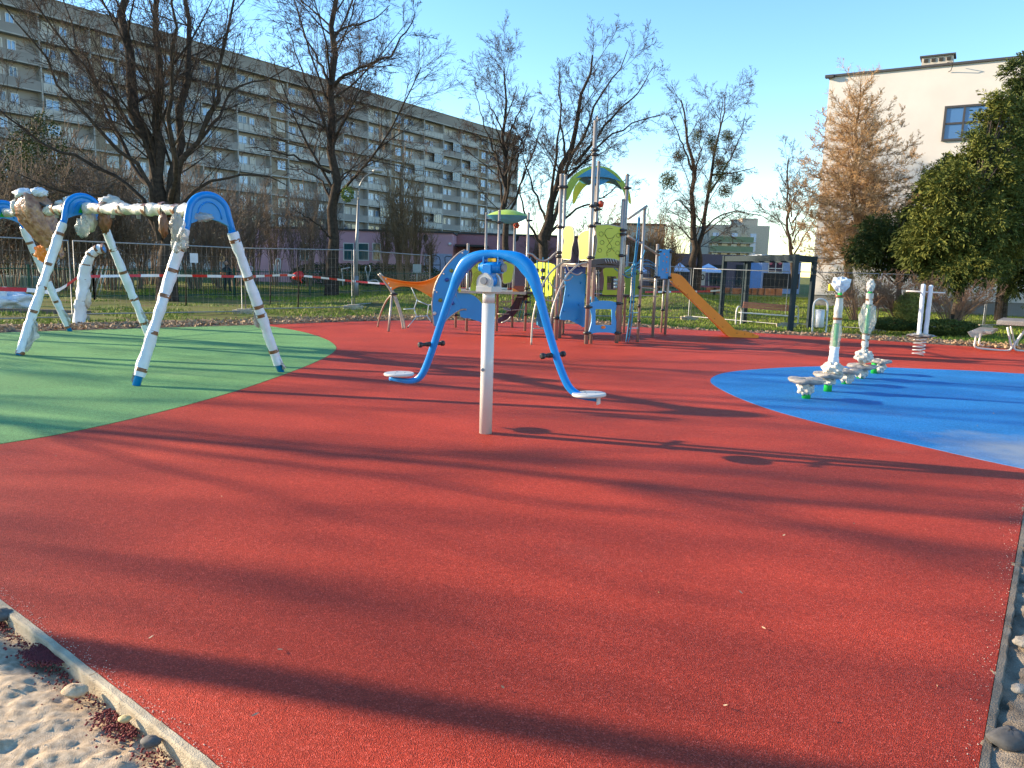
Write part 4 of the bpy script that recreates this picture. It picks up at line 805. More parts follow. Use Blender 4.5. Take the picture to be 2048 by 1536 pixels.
# ------------------------------------------------------------------ fences
M_galv = mat('galvanised_steel', (.26, .27, .28), .5, .5, var=.1, vs_=20); M_gfen = mat('green_fence_paint', (.012, .075, .045), .5); M_wht = mat('white_paint', (.62, .62, .60), .4)
def mesh_panel(a, b, h, label, group='temporary mesh fence panels'):
    a = np.array(a); b = np.array(b); t = thing('mesh_fence', label, 'fence', (a + b) / 2, group); d = (b - a); L_ = np.hypot(d[0], d[1]); d2 = d / L_
    a2, b2_ = a + d2 * .06, b - d2 * .06; up = np.array([0, 0, 1.])
    m = MB(); m.tube([a2 + up * .08, a2 + up * h, b2_ + up * h, b2_ + up * .08, a2 + up * .15], .019, 6); m.build('frame', M_galv, t)
    m = MB(); n = int(L_ / .16)
    for i in range(1, n): p = a2 + (b2_ - a2) * i / n; m.tube([p + up * .1, p + up * (h - .02)], .0012, 3, cap=False)
    for j in range(1, 7): m.tube([a2 + up * (h * j / 7), b2_ + up * (h * j / 7)], .0016, 3, cap=False)
    stuff(m.build('wire_mesh', M_galv, t))
    return t
def foot(p, label, grp='concrete fence feet'):
    m = MB(); m.box(p + np.array([0, 0, .05]), (.66, .24, .15)); m.box(p + np.array([0, 0, .14]), (.4, .2, .04)); o = m.build('concrete_block', M_conc, None, bevel=.02); tag(o, label, 'fence foot', grp)
def fpost(px, py): p = gt(px, py); return p
Fp = [fpost(-160, 655), fpost(150, 640), fpost(488, 628), fpost(707, 608), fpost(860, 600)]
Fr = [fpost(1150, 640), fpost(1378, 640), fpost(1572, 654), fpost(1750, 663), fpost(1966, 657), fpost(2150, 655)]
ll = ['mesh fence panel at the far left behind the nest swing', 'mesh fence panel behind the middle and right swing frames', 'mesh fence panel between the swing leg and the lamp post', 'mesh fence panel right of the lamp post behind the orange sail']
for k in range(4): mesh_panel(Fp[k], Fp[k + 1], 2.0, ll[k])
lr = ['mesh fence panel behind the tall climbing tower', 'mesh fence panel behind the orange slide and bench', 'mesh fence panel between the pergola and the larch trunk', 'mesh fence panel behind the spring rocker and round bush', 'mesh fence panel at the right edge behind the picnic table']
for k in range(5): mesh_panel(Fr[k], Fr[k + 1], 2.0, lr[k])
for p, l in zip(Fp[1:4] + Fr[1:5], ['behind the bent wrapped pole', 'left of the lower tape knot', 'below the street lamp', 'behind the orange slide', 'by the rear pergola post', 'right of the litter bin', 'beside the picnic bench']): foot(p, 'grey concrete fence foot ' + l)
m = MB(); p = at(388, 516, Fp[1][1] * .5 + Fp[2][1] * .5); m.box(p, (.22, .01, .26)); tag(m.build('paper_notice', mat('paper', (.62, .64, .70))), 'white paper notice tied to the mesh fence behind the swings', 'notice')
def picket(A, B, h, label, lean=0.0, sp_=.14, wht=0.0):
    t = thing('picket_fence', label, 'fence', (A + B) / 2, 'green picket fence sections'); L_ = np.linalg.norm((B - A)[:2]); d = (B - A) / L_; up = np.array([0, 0, 1.]); m = MB(); n = int(L_ / sp_)
    for i in range(n + 1): p = A + d * (i * sp_); p[2] = float(gz(p[0], p[1])); m.tube([p + up * .08, p + up * h], .011, 4, mi=0)
    stuff(m.build('pickets', M_gfen, t)); 
    for z in (.15, h - .12):
        m = MB(); a2, b2_ = A.copy(), B.copy(); m.tube([a2 + up * z, b2_ + up * z], .02, 5); m.build('rail', M_gfen, t)
    for q in (A, B): m = MB(); m.box(q + up * (h / 2), (.07, .07, h + .05)); m.build('post', M_gfen, t)
gp = [gt(-40, 607), gt(60, 602), gt(190, 600), gt(330, 599), gt(470, 594), gt(620, 591), gt(760, 586), gt(890, 584)]
nm = ['at the left picture edge', 'under the nest swing', 'behind the bent pole', 'behind the right swing frame', 'in front of the person', 'left of the tall tree', 'behind the lamp post and orange sail']
for k in range(7): picket(gp[k], gp[k + 1], 1.25, 'green steel picket fence section ' + nm[k])
gq = [at(1262, 578, 78), at(1345, 580, 78), at(1430, 582, 76), at(1500, 583, 76), at(1572, 585, 76)]
nm = ['bright green behind the tower net', 'behind the slide and the number board', 'behind the left pergola post', 'below the kiosk window']
for k in range(4): picket(gq[k], gq[k + 1], 1.15, 'green steel picket fence section ' + nm[k], sp_=.2)
M_wpick = mat('weathered_white', (.50, .50, .46), .6)
for k, px in enumerate([190, 199, 207, 215, 345, 352, 360]):
    a_ = gt(px - 8, 592); m = MB(); a_[1] -= .35; m.tube([a_ + np.array([0, 0, .02]), a_ + np.array([.42, .0, 1.25])], .022, 6); tag(m.build('loose_lath', M_wpick), 'loose white picket leaning against the green fence, number %s from the left' % ['one', 'two', 'three', 'four', 'five', 'six', 'seven'][k], 'picket', 'white pickets leaning on the green fence')
# barrier tape
M_tr = mat('tape_red', (.55, .02, .02), .35, var=.05); M_tw = mat('tape_white', (.75, .73, .72), .35, var=.05)
def tape(pts, label, seg=.5, wd_=.075):
    c = np.array(crv(pts, 40)); s = np.r_[0, np.cumsum(np.linalg.norm(np.diff(c, axis=0), axis=1))]; n = int(s[-1] / (seg / 4)); u = np.linspace(0, s[-1], n + 1)
    P = np.stack([np.interp(u, s, c[:, k]) for k in range(3)], 1); m = MB(); o0 = len(m.v); V = []
    for i, p in enumerate(P):
        a = .5 * math.sin(i * .21) ; w_ = np.array([0, math.sin(a), math.cos(a)]) * wd_ / 2; tn = np.array([0, .0015, 0]); V += [p + w_ - tn, p - w_ - tn, p - w_ + tn, p + w_ + tn]
    for i in range(n):
        for q in range(4): m.f.append((i * 4 + q, i * 4 + (q + 1) % 4, (i + 1) * 4 + (q + 1) % 4, (i + 1) * 4 + q)); m.m.append((i // 4) % 2); m.sm.append(False)
    m.v = [tuple(map(float, p)) for p in V]; return tag(m.build('barrier_tape', [M_tr, M_tw]), label, 'barrier tape')
tape(pl3((-40, 577, 17.5), (60, 580, 17.7), (110, 583, 18), (158, 553, 18.8)), 'red and white barrier tape sagging from the left edge to the bent pole', .9, .1)
tape(pl3((158, 553, 18.8), (330, 551, 20.5), (490, 553, 23), (592, 551, 26), (712, 563, 29.5)), 'red and white barrier tape running from the bent pole to the lamp post')
tape(pl3((712, 563, 29.5), (800, 570, 29), (900, 576, 28.6), (1000, 577, 28.2), (1120, 580, 27.5)), 'red and white barrier tape seen behind the seesaw post')
tape(pl3((1290, 584, 30), (1400, 583, 30), (1448, 580, 29.8)), 'red and white barrier tape tied to the rear pergola post')
m = MB(); m.ball(at(596, 552, 26), .12, 8, 6, nz=.5, sc=(1.6, .6, 1)); m.tube([at(596, 552, 26), at(604, 566, 26)], .02, 4); tag(m.build('tape_knot', M_tr), 'red knot of barrier tape on a sapling left of the tall tree', 'tape knot')
for k, (px, py, h) in enumerate([(596, 618, 1.7), (540, 612, 1.6), (372, 612, 2.0)]):
    p = gt(px, py); m = MB(); m.tube([p, p + np.array([.04, 0, h * .5]), p + np.array([0, 0, h])], [.025, .02, .015], 6); tag(m.build('wooden_stake', M_bark), ['thin wooden stake under the red tape knot', 'thin wooden stake behind the swing leg', 'thin wooden stake below the paper notice'][k], 'stake')
# street lamp
lb = gt(712, 592); t = thing('street_lamp', 'grey curved-arm street lamp in front of the apartment block', 'street lamp', lb); YS = lb[1]
m = MB(); m.tube([lb, at(713, 500, YS), at(717, 400, YS)] , [.10, .085, .06], 10); m.tube([lb, lb + np.array([0, 0, 1.0])], .13, 10); m.build('pole', M_galv, t)
m = MB(); m.tube(crv(pl(YS, (717, 402), (719, 375), (727, 358), (738, 349), (750, 345)), 5), .045, 8); m.build('arm', M_galv, t)
m = MB(); m.ball(at(756, 342, YS), .3, 12, 8, sc=(1, .5, .32)); m.build('lamp_head', mat('lamp_grey', (.5, .5, .48), .4), t)
# background fitness machines
def pipes(name, label, cat, Y, lines, r, m_, group=None):
    t = thing(name, label, cat, at(lines[0][0][0], lines[0][0][1], Y), group)
    for k, ln in enumerate(lines): m = MB(); m.tube(crv([at(x, y, Y + (.6 if k % 2 else 0)) for x, y in ln], 4), r, 6); m.build('tube', m_, t)
    return t
M_pgrey = mat('pale_grey_metal', (.42, .43, .42), .5)
pipes('fitness_machine', 'pale outdoor fitness machine with twin uprights behind the picket fence', 'fitness machine', 42, [[(552, 552), (552, 521), (560, 520), (560, 540)], [(556, 552), (557, 524)], [(547, 551), (549, 535), (546, 528)], [(558, 545), (566, 552)]], .035, M_pgrey)
pipes('fitness_machine', 'pale fitness machine with curved arms right of the street lamp', 'fitness machine', 42, [[(735, 565), (734, 548), (731, 540), (732, 532)], [(736, 565), (738, 548), (741, 540), (739, 530)], [(734, 562), (752, 560), (758, 565)]], .035, M_pgrey)
pipes('fitness_machine', 'pale fitness machine with a bar between tall tree and lamp', 'fitness machine', 42, [[(686, 572), (684, 548), (683, 537)], [(684, 538), (700, 535)]], .035, M_pgrey)
pipes('handrail', 'pale looped handrail beside the person behind the fence', 'handrail', 40, [[(490, 553), (490, 536), (504, 534), (504, 544), (494, 544)]], .03, M_pgrey)
pipes('bicycle_rack', 'dark metal rack frame before the pale blue wall panel', 'rack', 57, [[(852, 548), (852, 516), (878, 514), (880, 548)], [(866, 548), (866, 515)], [(852, 530), (880, 530)], [(895, 548), (890, 515), (905, 514)]], .03, M_dark)
m = MB(); a_ = at(834, 553, 50); m.box(at(834, 537, 50), (.55, .04, .55)); so_ = thing('small_sign', 'small pale sign on a thin post before the hedge', 'sign', a_); m.build('sign_plate', mat('sign_grey', (.35, .4, .4)), so_); m = MB(); m.tube([a_ - np.array([0, 0, .3]), at(834, 545, 50)], .03, 6); m.build('post', M_pgrey, so_)
for k, px in enumerate((33, 70)):
    b = at(px, 600, 34); t = thing('waste_container', 'pale green recycling bin behind the green fence, %s one' % ['left', 'right'][k], 'bin', b, 'pale green recycling bins'); m = MB(); m.add([b + np.array(v_) for v_ in [(-.35, -.35, .05), (.35, -.35, .05), (.35, .35, .05), (-.35, .35, .05), (-.45, -.45, 1.0), (.45, -.45, 1.0), (.45, .45, 1.0), (-.45, .45, 1.0)]], [(0, 1, 5, 4), (1, 2, 6, 5), (2, 3, 7, 6), (3, 0, 4, 7), (0, 3, 2, 1)]); m.build('body', mat('bin_green', (.14, .22, .2)), t, bevel=.02)
    m = MB(); m.box(b + np.array([0, 0, 1.04]), (.98, .98, .08)); m.build('lid', mat('bin_lid', (.28, .36, .36)), t, bevel=.02)
# person behind the fence
def person(px, py, Y, label):
    b = at(px, py, Y); V = [(0, 0, .95), (0, 0, 1.15), (0, 0, 1.38), (0, 0, 1.5), (0, -.02, 1.62), (0, -.02, 1.74), (-.19, 0, 1.36), (-.26, -.04, 1.1), (-.2, -.25, .98), (.19, 0, 1.36), (.27, -.04, 1.1), (.16, -.27, 1.0), (-.1, 0, .88), (-.12, -.02, .48), (-.13, .02, .08), (-.14, -.12, .04), (.1, 0, .88), (.13, 0, .48), (.15, .03, .08), (.16, -.11, .04)]
    Ed = [(0, 1), (1, 2), (2, 3), (3, 4), (4, 5), (2, 6), (6, 7), (7, 8), (2, 9), (9, 10), (10, 11), (0, 12), (12, 13), (13, 14), (14, 15), (0, 16), (16, 17), (17, 18), (18, 19)]
    Rr = [.15, .15, .17, .06, .1, .085, .08, .055, .04, .08, .055, .04, .1, .07, .05, .045, .1, .07, .05, .045]
    me = bpy.data.meshes.new('body'); me.from_pydata(V, Ed, []); o = bpy.data.objects.new('person', me); COL.objects.link(o); o.location = tuple(b); o['_w'] = list(map(float, b))
    sk = o.modifiers.new('skin', 'SKIN'); 
    for i, r in enumerate(Rr): me.skin_vertices[0].data[i].radius = (r, r * .8)
    me.skin_vertices[0].data[0].use_root = True; o.modifiers.new('sub', 'SUBSURF').levels = 1
    me.materials.append(mat('dark_clothes', (.02, .022, .028), .9)); tag(o, label, 'person')
    h = MB(); h.ball(b + np.array([0, -.02, 1.69]), .115, 14, 10, sc=(.85, 1, 1.15)); h.build('head', mat('skin', (.35, .2, .14), .6), o)
    h = MB(); h.ball(b + np.array([0, .01, 1.73]), .12, 14, 10, sc=(.9, 1, 1.0)); h.build('hair', M_dark, o)
    return b
pb = person(455, 592, 39, 'person in dark clothes standing behind the green picket fence')
m = MB(); m.ball(pb + np.array([-.08, -.33, 1.12]), .16, 8, 6, nz=.2, sc=(1, .7, 1)); tag(m.build('orange_bag', mat('orange_cloth', (.4, .12, .03))), 'orange bag held by the person behind the fence', 'bag')
# ------------------------------------------------------------------ materials of the play equipment
M_blue = mat('blue_paint', (.001, .21, .62), .3, var=.05, coat=.1, spec=.35, bump=.04, bs=300); M_blued = mat('dark_blue_paint', (.01, .06, .28), .4, var=.05)
M_whtp = mat('white_powder_coat', (.62, .60, .57), .35, var=.04, coat=.2); M_plas = mat('grey_white_plastic', (.55, .54, .51), .45, var=.06)
M_blk = mat('black_plastic', (.02, .02, .022), .45); M_grey = mat('grey_cap', (.25, .26, .28), .4); M_yel = mat('yellow_plastic', (.75, .42, .02), .5)
M_steel = mat('stainless_steel', (.36, .32, .28), .40, .45, var=.08, vs_=30)
M_pb = mat('panel_blue', (.015, .24, .56), .42, var=.06, vs_=2, bump=.05, bs=200); M_py = mat('panel_lime', (.42, .50, .03), .42, var=.06, vs_=2, bump=.05, bs=200)
M_or = mat('orange_membrane', (.85, .23, .02), .5, var=.05, bump=.05, bs=150); M_rope = mat('blue_rope', (.02, .22, .42), .7, var=.2, vs_=60); M_ropeg = mat('pale_rope', (.42, .55, .6), .7)
M_pur = mat('purple_grey_plastic', (.06, .04, .07), .5); M_green = mat('bright_green_paint', (.02, .42, .05), .35); M_line = mat('engraved_line', (.16, .19, .03), .6); M_deck = mat('dark_deck', (.06, .05, .05), .6)
M_wrap = mat('bubble_wrap', (.64, .69, .74), .32, var=.08, vs_=9, bump=.35, bs=70, spec=.6); M_wrapd = mat('dusty_wrap', (.46, .43, .36), .35, col2=(.68, .64, .56), vs_=10, bump=.5, bs=50); M_tapeb = mat('brown_tape', (.20, .085, .035), .35, var=.25, vs_=20, bump=.3, bs=50)
M_foil = mat('brown_wrapping_film', (.20, .07, .03), .18, .1, col2=(.50, .27, .14), vs_=9, bump=.9, bs=18, spec=.8); M_film = mat('clear_film', (.55, .56, .50), .2, var=.15, bump=.6, bs=40, spec=.7)
# clear film: thin, part transparent
_t = M_film.node_tree; _b = _t.nodes['Principled BSDF']; _b.inputs['Alpha'].default_value = .45
# ------------------------------------------------------------------ pendulum seesaw
b = g(971, 866); sw = thing('pendulum_seesaw', 'blue pendulum seesaw hanging from one white post in the middle of the red surface', 'seesaw', b)
A_, B_ = (-1.17, 7.65), (.70, 6.70); op = lambda x, y: onplane(x, y, A_, B_); pn = np.array([B_[1] - A_[1], -(B_[0] - A_[0]), 0.]); pn /= np.linalg.norm(pn); pd = np.array([B_[0] - A_[0], B_[1] - A_[1], 0]); pd /= np.linalg.norm(pd)
ztop = at(984, 583, b[1])[2]; zj = at(980, 606, b[1])[2]
m = MB(); m.tube([b, np.array([b[0], b[1], zj - .004])], .062, 28); m.tube([np.array([b[0], b[1], zj + .002]), np.array([b[0], b[1], ztop])], .059, 28); m.tube([np.array([b[0], b[1], zj - .004]), np.array([b[0], b[1], zj + .002])], .055, 28); m.build('post', M_whtp, sw)
m = MB(); m.disc(at(966, 738, b[1]) + np.array([0, -.064, 0]), .018, .01, 16, (0.35, -1, 0)); m.build('bolt_cap', M_grey, sw)
cb_ = np.array([b[0], b[1], ztop])
m = MB(); m.box(cb_ + np.array([0, 0, .022]), (.17, .2, .055), (pd, pn, np.array([0, 0, 1.])))
for s_ in (-1, 1):   # two cheeks with rounded tops, across the beam
    o_ = pn * s_ * .08; pts = [cb_ + o_ + pd * x + np.array([0, 0, z]) for x, z in [(-.08, .03), (.08, .03), (.08, .09)] + [(.08 * math.cos(a), .09 + .08 * math.sin(a)) for a in np.linspace(.2, math.pi - .2, 9)] + [(-.08, .09)]]
    m.plate(pts, .03, pn)
m.build('bracket', M_plas, sw, bevel=.006)
m = MB(); hc = cb_ + np.array([0, 0, .1]); m.tube([hc - pn * .062, hc + pn * .06], .06, 20); m.box(hc + np.array([0, 0, .07]), (.09, .11, .16), (pd, pn, np.array([0, 0, 1.]))); m.build('lower_hub', M_blue, sw, bevel=.004)
m = MB(); m.tube([hc + pn * .08, hc + pn * .115], .034, 18); m.tube([hc - pn * .08, hc - pn * .11], .034, 18); m.build('pivot_cap', M_grey, sw)
h2 = op(985, 535); 
m = MB(); m.tube([h2 - pd * .105, h2 + pd * .105], .055, 22); m.build('upper_hub', M_blue, sw)
for s_ in (-1, 1):
    m = MB(); m.tube([h2 + pd * s_ * .105, h2 + pd * s_ * .135], .04, 18); m.build('hub_cap', M_grey if s_ > 0 else M_blue, sw)
    o_ = pd * s_ * .078; m = MB(); pts = [h2 + o_ + pn * x + np.array([0, 0, z]) for x, z in [(-.045, .1), (-.045, .02)] + [(.058 * math.cos(a), .058 * math.sin(a)) for a in np.linspace(math.pi + .3, 2 * math.pi - .3, 8)] + [(.045, .02), (.045, .1)]]; m.plate(pts, .014, pd); m.build('hanger_plate', M_blue, sw)
m = MB(); m.box(op(986, 520) + pn * 0, (.085, .05, .03), (pd, pn, np.array([0, 0, 1.]))); m.build('rubber_stop', M_yel, sw)
path = [(780, 757), (800, 760), (822, 762), (838, 756), (850, 738), (865, 698), (884, 640), (906, 578), (918, 549), (933, 527), (956, 513), (985, 508), (1014, 511), (1037, 519), (1055, 536), (1068, 560), (1079, 595), (1094, 650), (1110, 705), (1124, 745), (1138, 774), (1154, 788), (1172, 794), (1196, 799)]
rr = [.02, .025, .03, .033, .034, .034, .035, .040, .054, .068, .052, .038, .046, .064, .072, .055, .040, .036, .034, .034, .034, .033, .028, .022]
P = [op(x, y) for x, y in path]; c = crv(P, 5); r2 = np.interp(np.linspace(0, len(P) - 1, len(c)), range(len(P)), rr)
m = MB(); e = [min(1, .052 / r) for r in r2]; m.tube(c, list(r2), 22, el=e, ref=np.array([0, 0, 1.]) if False else None)
# the section's long axis lies in the beam's plane
m = MB(); V = []; N_ = len(c)
for i in range(N_):
    t_ = c[min(i + 1, N_ - 1)] - c[max(i - 1, 0)]; t_ /= np.linalg.norm(t_); q_ = np.cross(t_, pn); q_ /= np.linalg.norm(q_)
    for k in range(22):
        a = 2 * math.pi * k / 22; ca, sa = math.cos(a), math.sin(a); pw = .75; V.append(c[i] + q_ * r2[i] * math.copysign(abs(ca) ** pw, ca) + pn * min(r2[i] * 1.0, .05) * math.copysign(abs(sa) ** pw, sa))
m.add(V, [(i * 22 + k, (i + 1) * 22 + k, (i + 1) * 22 + (k + 1) % 22, i * 22 + (k + 1) % 22) for i in range(N_ - 1) for k in range(22)], 0, True); m.f += [tuple(range(22)), tuple((N_ - 1) * 22 + k for k in range(22))[::-1]]; m.m += [0, 0]; m.sm += [False, False]
m.build('beam', M_blue, sw)
for (px, py, rl, tilt) in ((798, 748, .155, -.02), (1178, 789, .155, -.05)):
    c_ = op(px, py); m = MB(); m.disc(c_, .155, .028, 36, (pd[0] * tilt, pd[1] * tilt, 1)); so_ = m.build('seat', M_plas, sw)
    m = MB()
    for a in (0, 2.1, 4.2): m.disc(c_ + np.array([.06 * math.cos(a), .06 * math.sin(a), .0155]), .008, .006, 10)
    m.build('screw', M_grey, so_)
m = MB(); e_ = op(1197, 801); m.box(e_, (.012, .07, .07), (pd, pn, np.array([0, 0, 1.]))); m.build('end_cap', M_plas, sw)
for (px, py) in ((863, 688), (1106, 710)):
    c_ = op(px, py); ax_ = pn * .93 - pd * .25; ax_ /= np.linalg.norm(ax_); m = MB(); m.tube([c_ - ax_ * .15, c_ + ax_ * .15], .018, 12)
    for s_ in (-1, 1): m.tube([c_ + ax_ * s_ * .125, c_ + ax_ * s_ * .135, c_ + ax_ * s_ * .16, c_ + ax_ * s_ * .17], [.018, .028, .028, .016], 14)
    m.tube([c_ - ax_ * .07, c_ + ax_ * .07], .024, 12); m.build('handle', M_blk, sw)
# ------------------------------------------------------------------ swing set in wrapping
def wraptube(a, b, r, seed, n=46, lump=.16, sides=12):
    a = np.array(a, float); b = np.array(b, float); rg = np.random.default_rng(seed); t = (b - a); L_ = np.linalg.norm(t); t /= L_; u = np.cross(t, (0.3, 1, .1)); u /= np.linalg.norm(u); w_ = np.cross(t, u); V = []
    ph = rg.uniform(0, 6, 4)
    for i in range(n + 1):
        s_ = i / n; 
        for k in range(sides):
            an = 2 * math.pi * k / sides; q = r * (1 + lump * (.6 * abs(math.sin(1.5 * an + 7 * s_ * L_ + ph[0])) + .5 * math.sin(an * 2 - 5.3 * s_ * L_ + ph[1]) - .5 * abs(math.sin(an + 11 * s_ * L_ * (1 + .3 * s_) + ph[3]))) + rg.uniform(-.07, .07) + .25 * lump * math.sin(17 * s_ * L_ + ph[2]))
            V.append(a + t * L_ * s_ + (u * math.cos(an) + w_ * math.sin(an)) * q)
    return V, [(i * sides + k, i * sides + (k + 1) % sides, (i + 1) * sides + (k + 1) % sides, (i + 1) * sides + k) for i in range(n) for k in range(sides)]
def leg(F_, T_, r, seed, par, tapes=(.12, .3, .52, .72, .9), bare=.07, flap=None):
    F_ = np.array(F_, float); T_ = np.array(T_, float); m = MB(); m.tube([F_, T_], r * .8, 16); lg = m.build('leg', M_blue, par)
    m = MB(); V, Q = wraptube(F_ + (T_ - F_) * bare, F_ + (T_ - F_) * .985, r * 1.12, seed); m.add(V, Q, 0, True)
    m.build('wrapping', M_wrap, lg)
    d = (T_ - F_) / np.linalg.norm(T_ - F_)
    for k, f in enumerate(tapes):
        c_ = F_ + (T_ - F_) * f; m = MB(); V, Q = wraptube(c_ - d * .024, c_ + d * .024, r * 1.2, seed + k, 3, .06); m.add(V, Q, 0, True); m.build('tape_band', M_tapeb, lg)
    if flap:   # loose film hanging off the leg
        for (f0, f1, wd_, sd_) in flap:
            m = MB(); c0, c1 = F_ + (T_ - F_) * f0, F_ + (T_ - F_) * f1; n = 12; V = []
            for i in range(n + 1):
                s_ = i / n; p = c0 + (c1 - c0) * s_; o = wd_ * math.sin(math.pi * s_) ** .7 * (1 + .2 * random.uniform(-1, 1)); 
                for q in range(5): V.append(p + np.array([sd_ * (r + o * q / 4), .04 * math.sin(q * 2 + i), -.02 * q]))
            m.add(V, [(i * 5 + q, (i + 1) * 5 + q, (i + 1) * 5 + q + 1, i * 5 + q + 1) for i in range(n) for q in range(4)], 0, True); m.build('loose_film', M_wrapd, lg)
    return lg
f1, f2 = g(272, 772), g(562, 744); f3, f4 = g(38, 711), g(307, 692); f5 = g(140, 663)
ctR, ctM = (f1 + f2) / 2, (f3 + f4) / 2; dirn = (ctM - ctR); f6 = f5 + (f3 - f4) * .98
ctL = (f5 + f6) / 2
ss = thing('swing_set', 'blue swing set with legs and crossbar still in white bubble wrap on the green field', 'swing set', ctM)
def aframe(Fa, Fb, ztop, seed, tapesA, tapesB, fl1=None, fl2=None):
    ct = (Fa + Fb) / 2; hd = (Fb - Fa) / np.linalg.norm(Fb - Fa); up = np.array([0, 0, 1.]); W2 = np.linalg.norm(Fb - Fa) / 2
    hw = .27; zs = ztop - .40; P_ = lambda x, z: ct + hd * x + up * z
    nr = np.array([hd[1], -hd[0], 0])
    # hood: arch plate, raised rim, recessed face
    arc = [P_(-hw - .03, zs)] + [P_(-hw * math.cos(a) * 1.0, zs + .14 + (ztop - zs - .14) * math.sin(a)) for a in np.linspace(0.05, math.pi - .05, 16)] + [P_(hw + .03, zs)]
    low = [P_(hw * .5, zs + .07), P_(0, zs + .10), P_(-hw * .5, zs + .07)]
    m = MB(); m.plate(arc + low, .05, nr); hd_ = m.build('hood', mat('hood_blue', (.004, .22, .55), .4, var=.05), ss)
    m = MB(); m.tube(crv([P_(-hw - .075, zs - .12)] + arc[::2] + [P_(hw + .075, zs - .12)], 2), .048, 12); m.build('rim', M_blue, hd_)
    m = MB(); inn = [P_(-hw * .62 * math.cos(a), zs + .1 + (ztop - zs - .19) * math.sin(a)) for a in np.linspace(0, math.pi, 12)]
    for s_ in (-1, 1): m.tube([q + nr * .027 * s_ for q in inn], .012, 6)
    m.build('groove', M_blue, hd_)
    m = MB(); m.plate([P_(-.09, zs + .12) - nr * .0, P_(.09, zs + .12), P_(.03, zs + .26), P_(-.03, zs + .26)], .058, nr); m.build('green_inlay', M_green, hd_) if seed != 1 else None
    leg(Fa, P_(-hw - .045, zs - .03), .06, seed * 10, ss, tapesA, .06 if seed != 2 else .015, fl1); leg(Fb, P_(hw + .045, zs - .03), .06, seed * 10 + 5, ss, tapesB, .06, fl2)
    return P_(0, zs + .2), nr
ZT_ = onplane(385, 384, f1[:2], f2[:2])[2] - .02
cR, nR = aframe(f1, f2, ZT_, 1, (.1, .33, .56, .72, .86, .93), (.16, .42, .48, .68, .93), [(.04, .2, .05, -1), (.3, .42, .05, -1)], [(.05, .1, .05, 1), (.36, .46, .06, -1)])
ZM_ = onplane(168, 392, f3[:2], f4[:2])[2]
cM, nM = aframe(f3, f4, ZM_, 2, (.02, .32, .5, .67, .9), (.2, .4, .62, .8), [(.06, .28, .10, 1)], [(.2, .32, .05, 1)])
cL, nL = aframe(f6, f5, ZM_, 3, (.2, .5, .8), (.05, .3, .5, .75, .85), None, [(.08, .25, .09, 1)])
def crumple(c, sc, n=22, nv=16, seed=0, nz=.22):
    rg = np.random.default_rng(seed); V = []
    for j in range(nv + 1):
        for i in range(n):
            a = 2 * math.pi * i / n; bb = math.pi * j / nv; d = np.array([math.sin(bb) * math.cos(a), math.sin(bb) * math.sin(a), math.cos(bb)])
            q = 1 + nz * (1.1 * abs(math.sin(2.5 * a + 3 * bb + seed)) - .9 * abs(math.sin(4 * bb - 3 * a + 2 * seed)) + .4 * math.sin(7 * a + seed)) + rg.uniform(-nz, nz) * .22
            V.append(np.array(c) + d * np.array(sc) * q)
    return V, [(j * n + i, (j + 1) * n + i, (j + 1) * n + (i + 1) % n, j * n + (i + 1) % n) for j in range(nv) for i in range(n)]
def cross(a, b, seed):
    m = MB(); m.tube([a, b], .045, 14); cr_ = m.build('crossbar', M_blue, ss); m = MB(); V, Q = wraptube(a + (b - a) * .03, a + (b - a) * .97, .078, seed, 90, .30, 16); m.add(V, Q, 0, True); m.build('wrapping', M_wrapd, cr_)
    for k, f in enumerate((.06, .2, .3, .42, .63, .8)):
        d = (b - a); p = a + d * f; m = MB(); V, Q = wraptube(p - d * .012, p + d * .012, .098, seed + k, 3, .2); m.add(V, Q, 0, True); m.build('tape_band', M_tapeb, cr_)
    for k, f in enumerate((.3, .5, .72)):
        m = MB(); m.tube([a + (b - a) * f, a + (b - a) * f - np.array([0, 0, .14])], .03, 8); m.build('hanger', M_grey, cr_)
cross(cR, cM, 4); cross(cM, cL, 9)
def blob(name, px, py, Y, sc, m_, seed, nz=.22, par=ss):
    m = MB(); V, Q = crumple(at(px, py, Y), sc, seed=seed, nz=nz); m.add(V, Q, 0, True); return m.build(name, m_, par)
YM = cM[1]
blob('wrapped_joint', 222, 408, YM - .35, (.17, .16, .12), M_wrapd, 3); blob('wrapped_bracket', 209, 440, YM, (.09, .08, .19), M_tapeb, 4, .25); blob('hanging_film', 178, 443, YM, (.12, .1, .16), M_wrapd, 5); blob('hanging_film', 165, 455, YM - .3, (.1, .1, .14), M_film, 6)
Yr = (f1[1] * .9 + f2[1] * .1)
blob('hanging_film', 355, 455, Yr + .1, (.085, .08, .16), M_film, 7); blob('hanging_film', 368, 480, Yr + .1, (.05, .05, .12), M_film, 8); blob('hanging_film', 352, 490, Yr + .1, (.06, .05, .09), M_film, 18); blob('tape_bunch', 327, 450, Yr, (.05, .05, .14), M_tapeb, 9); blob('hanging_film', 400, 434, Yr + .5, (.16, .05, .05), M_film, 10, .3)
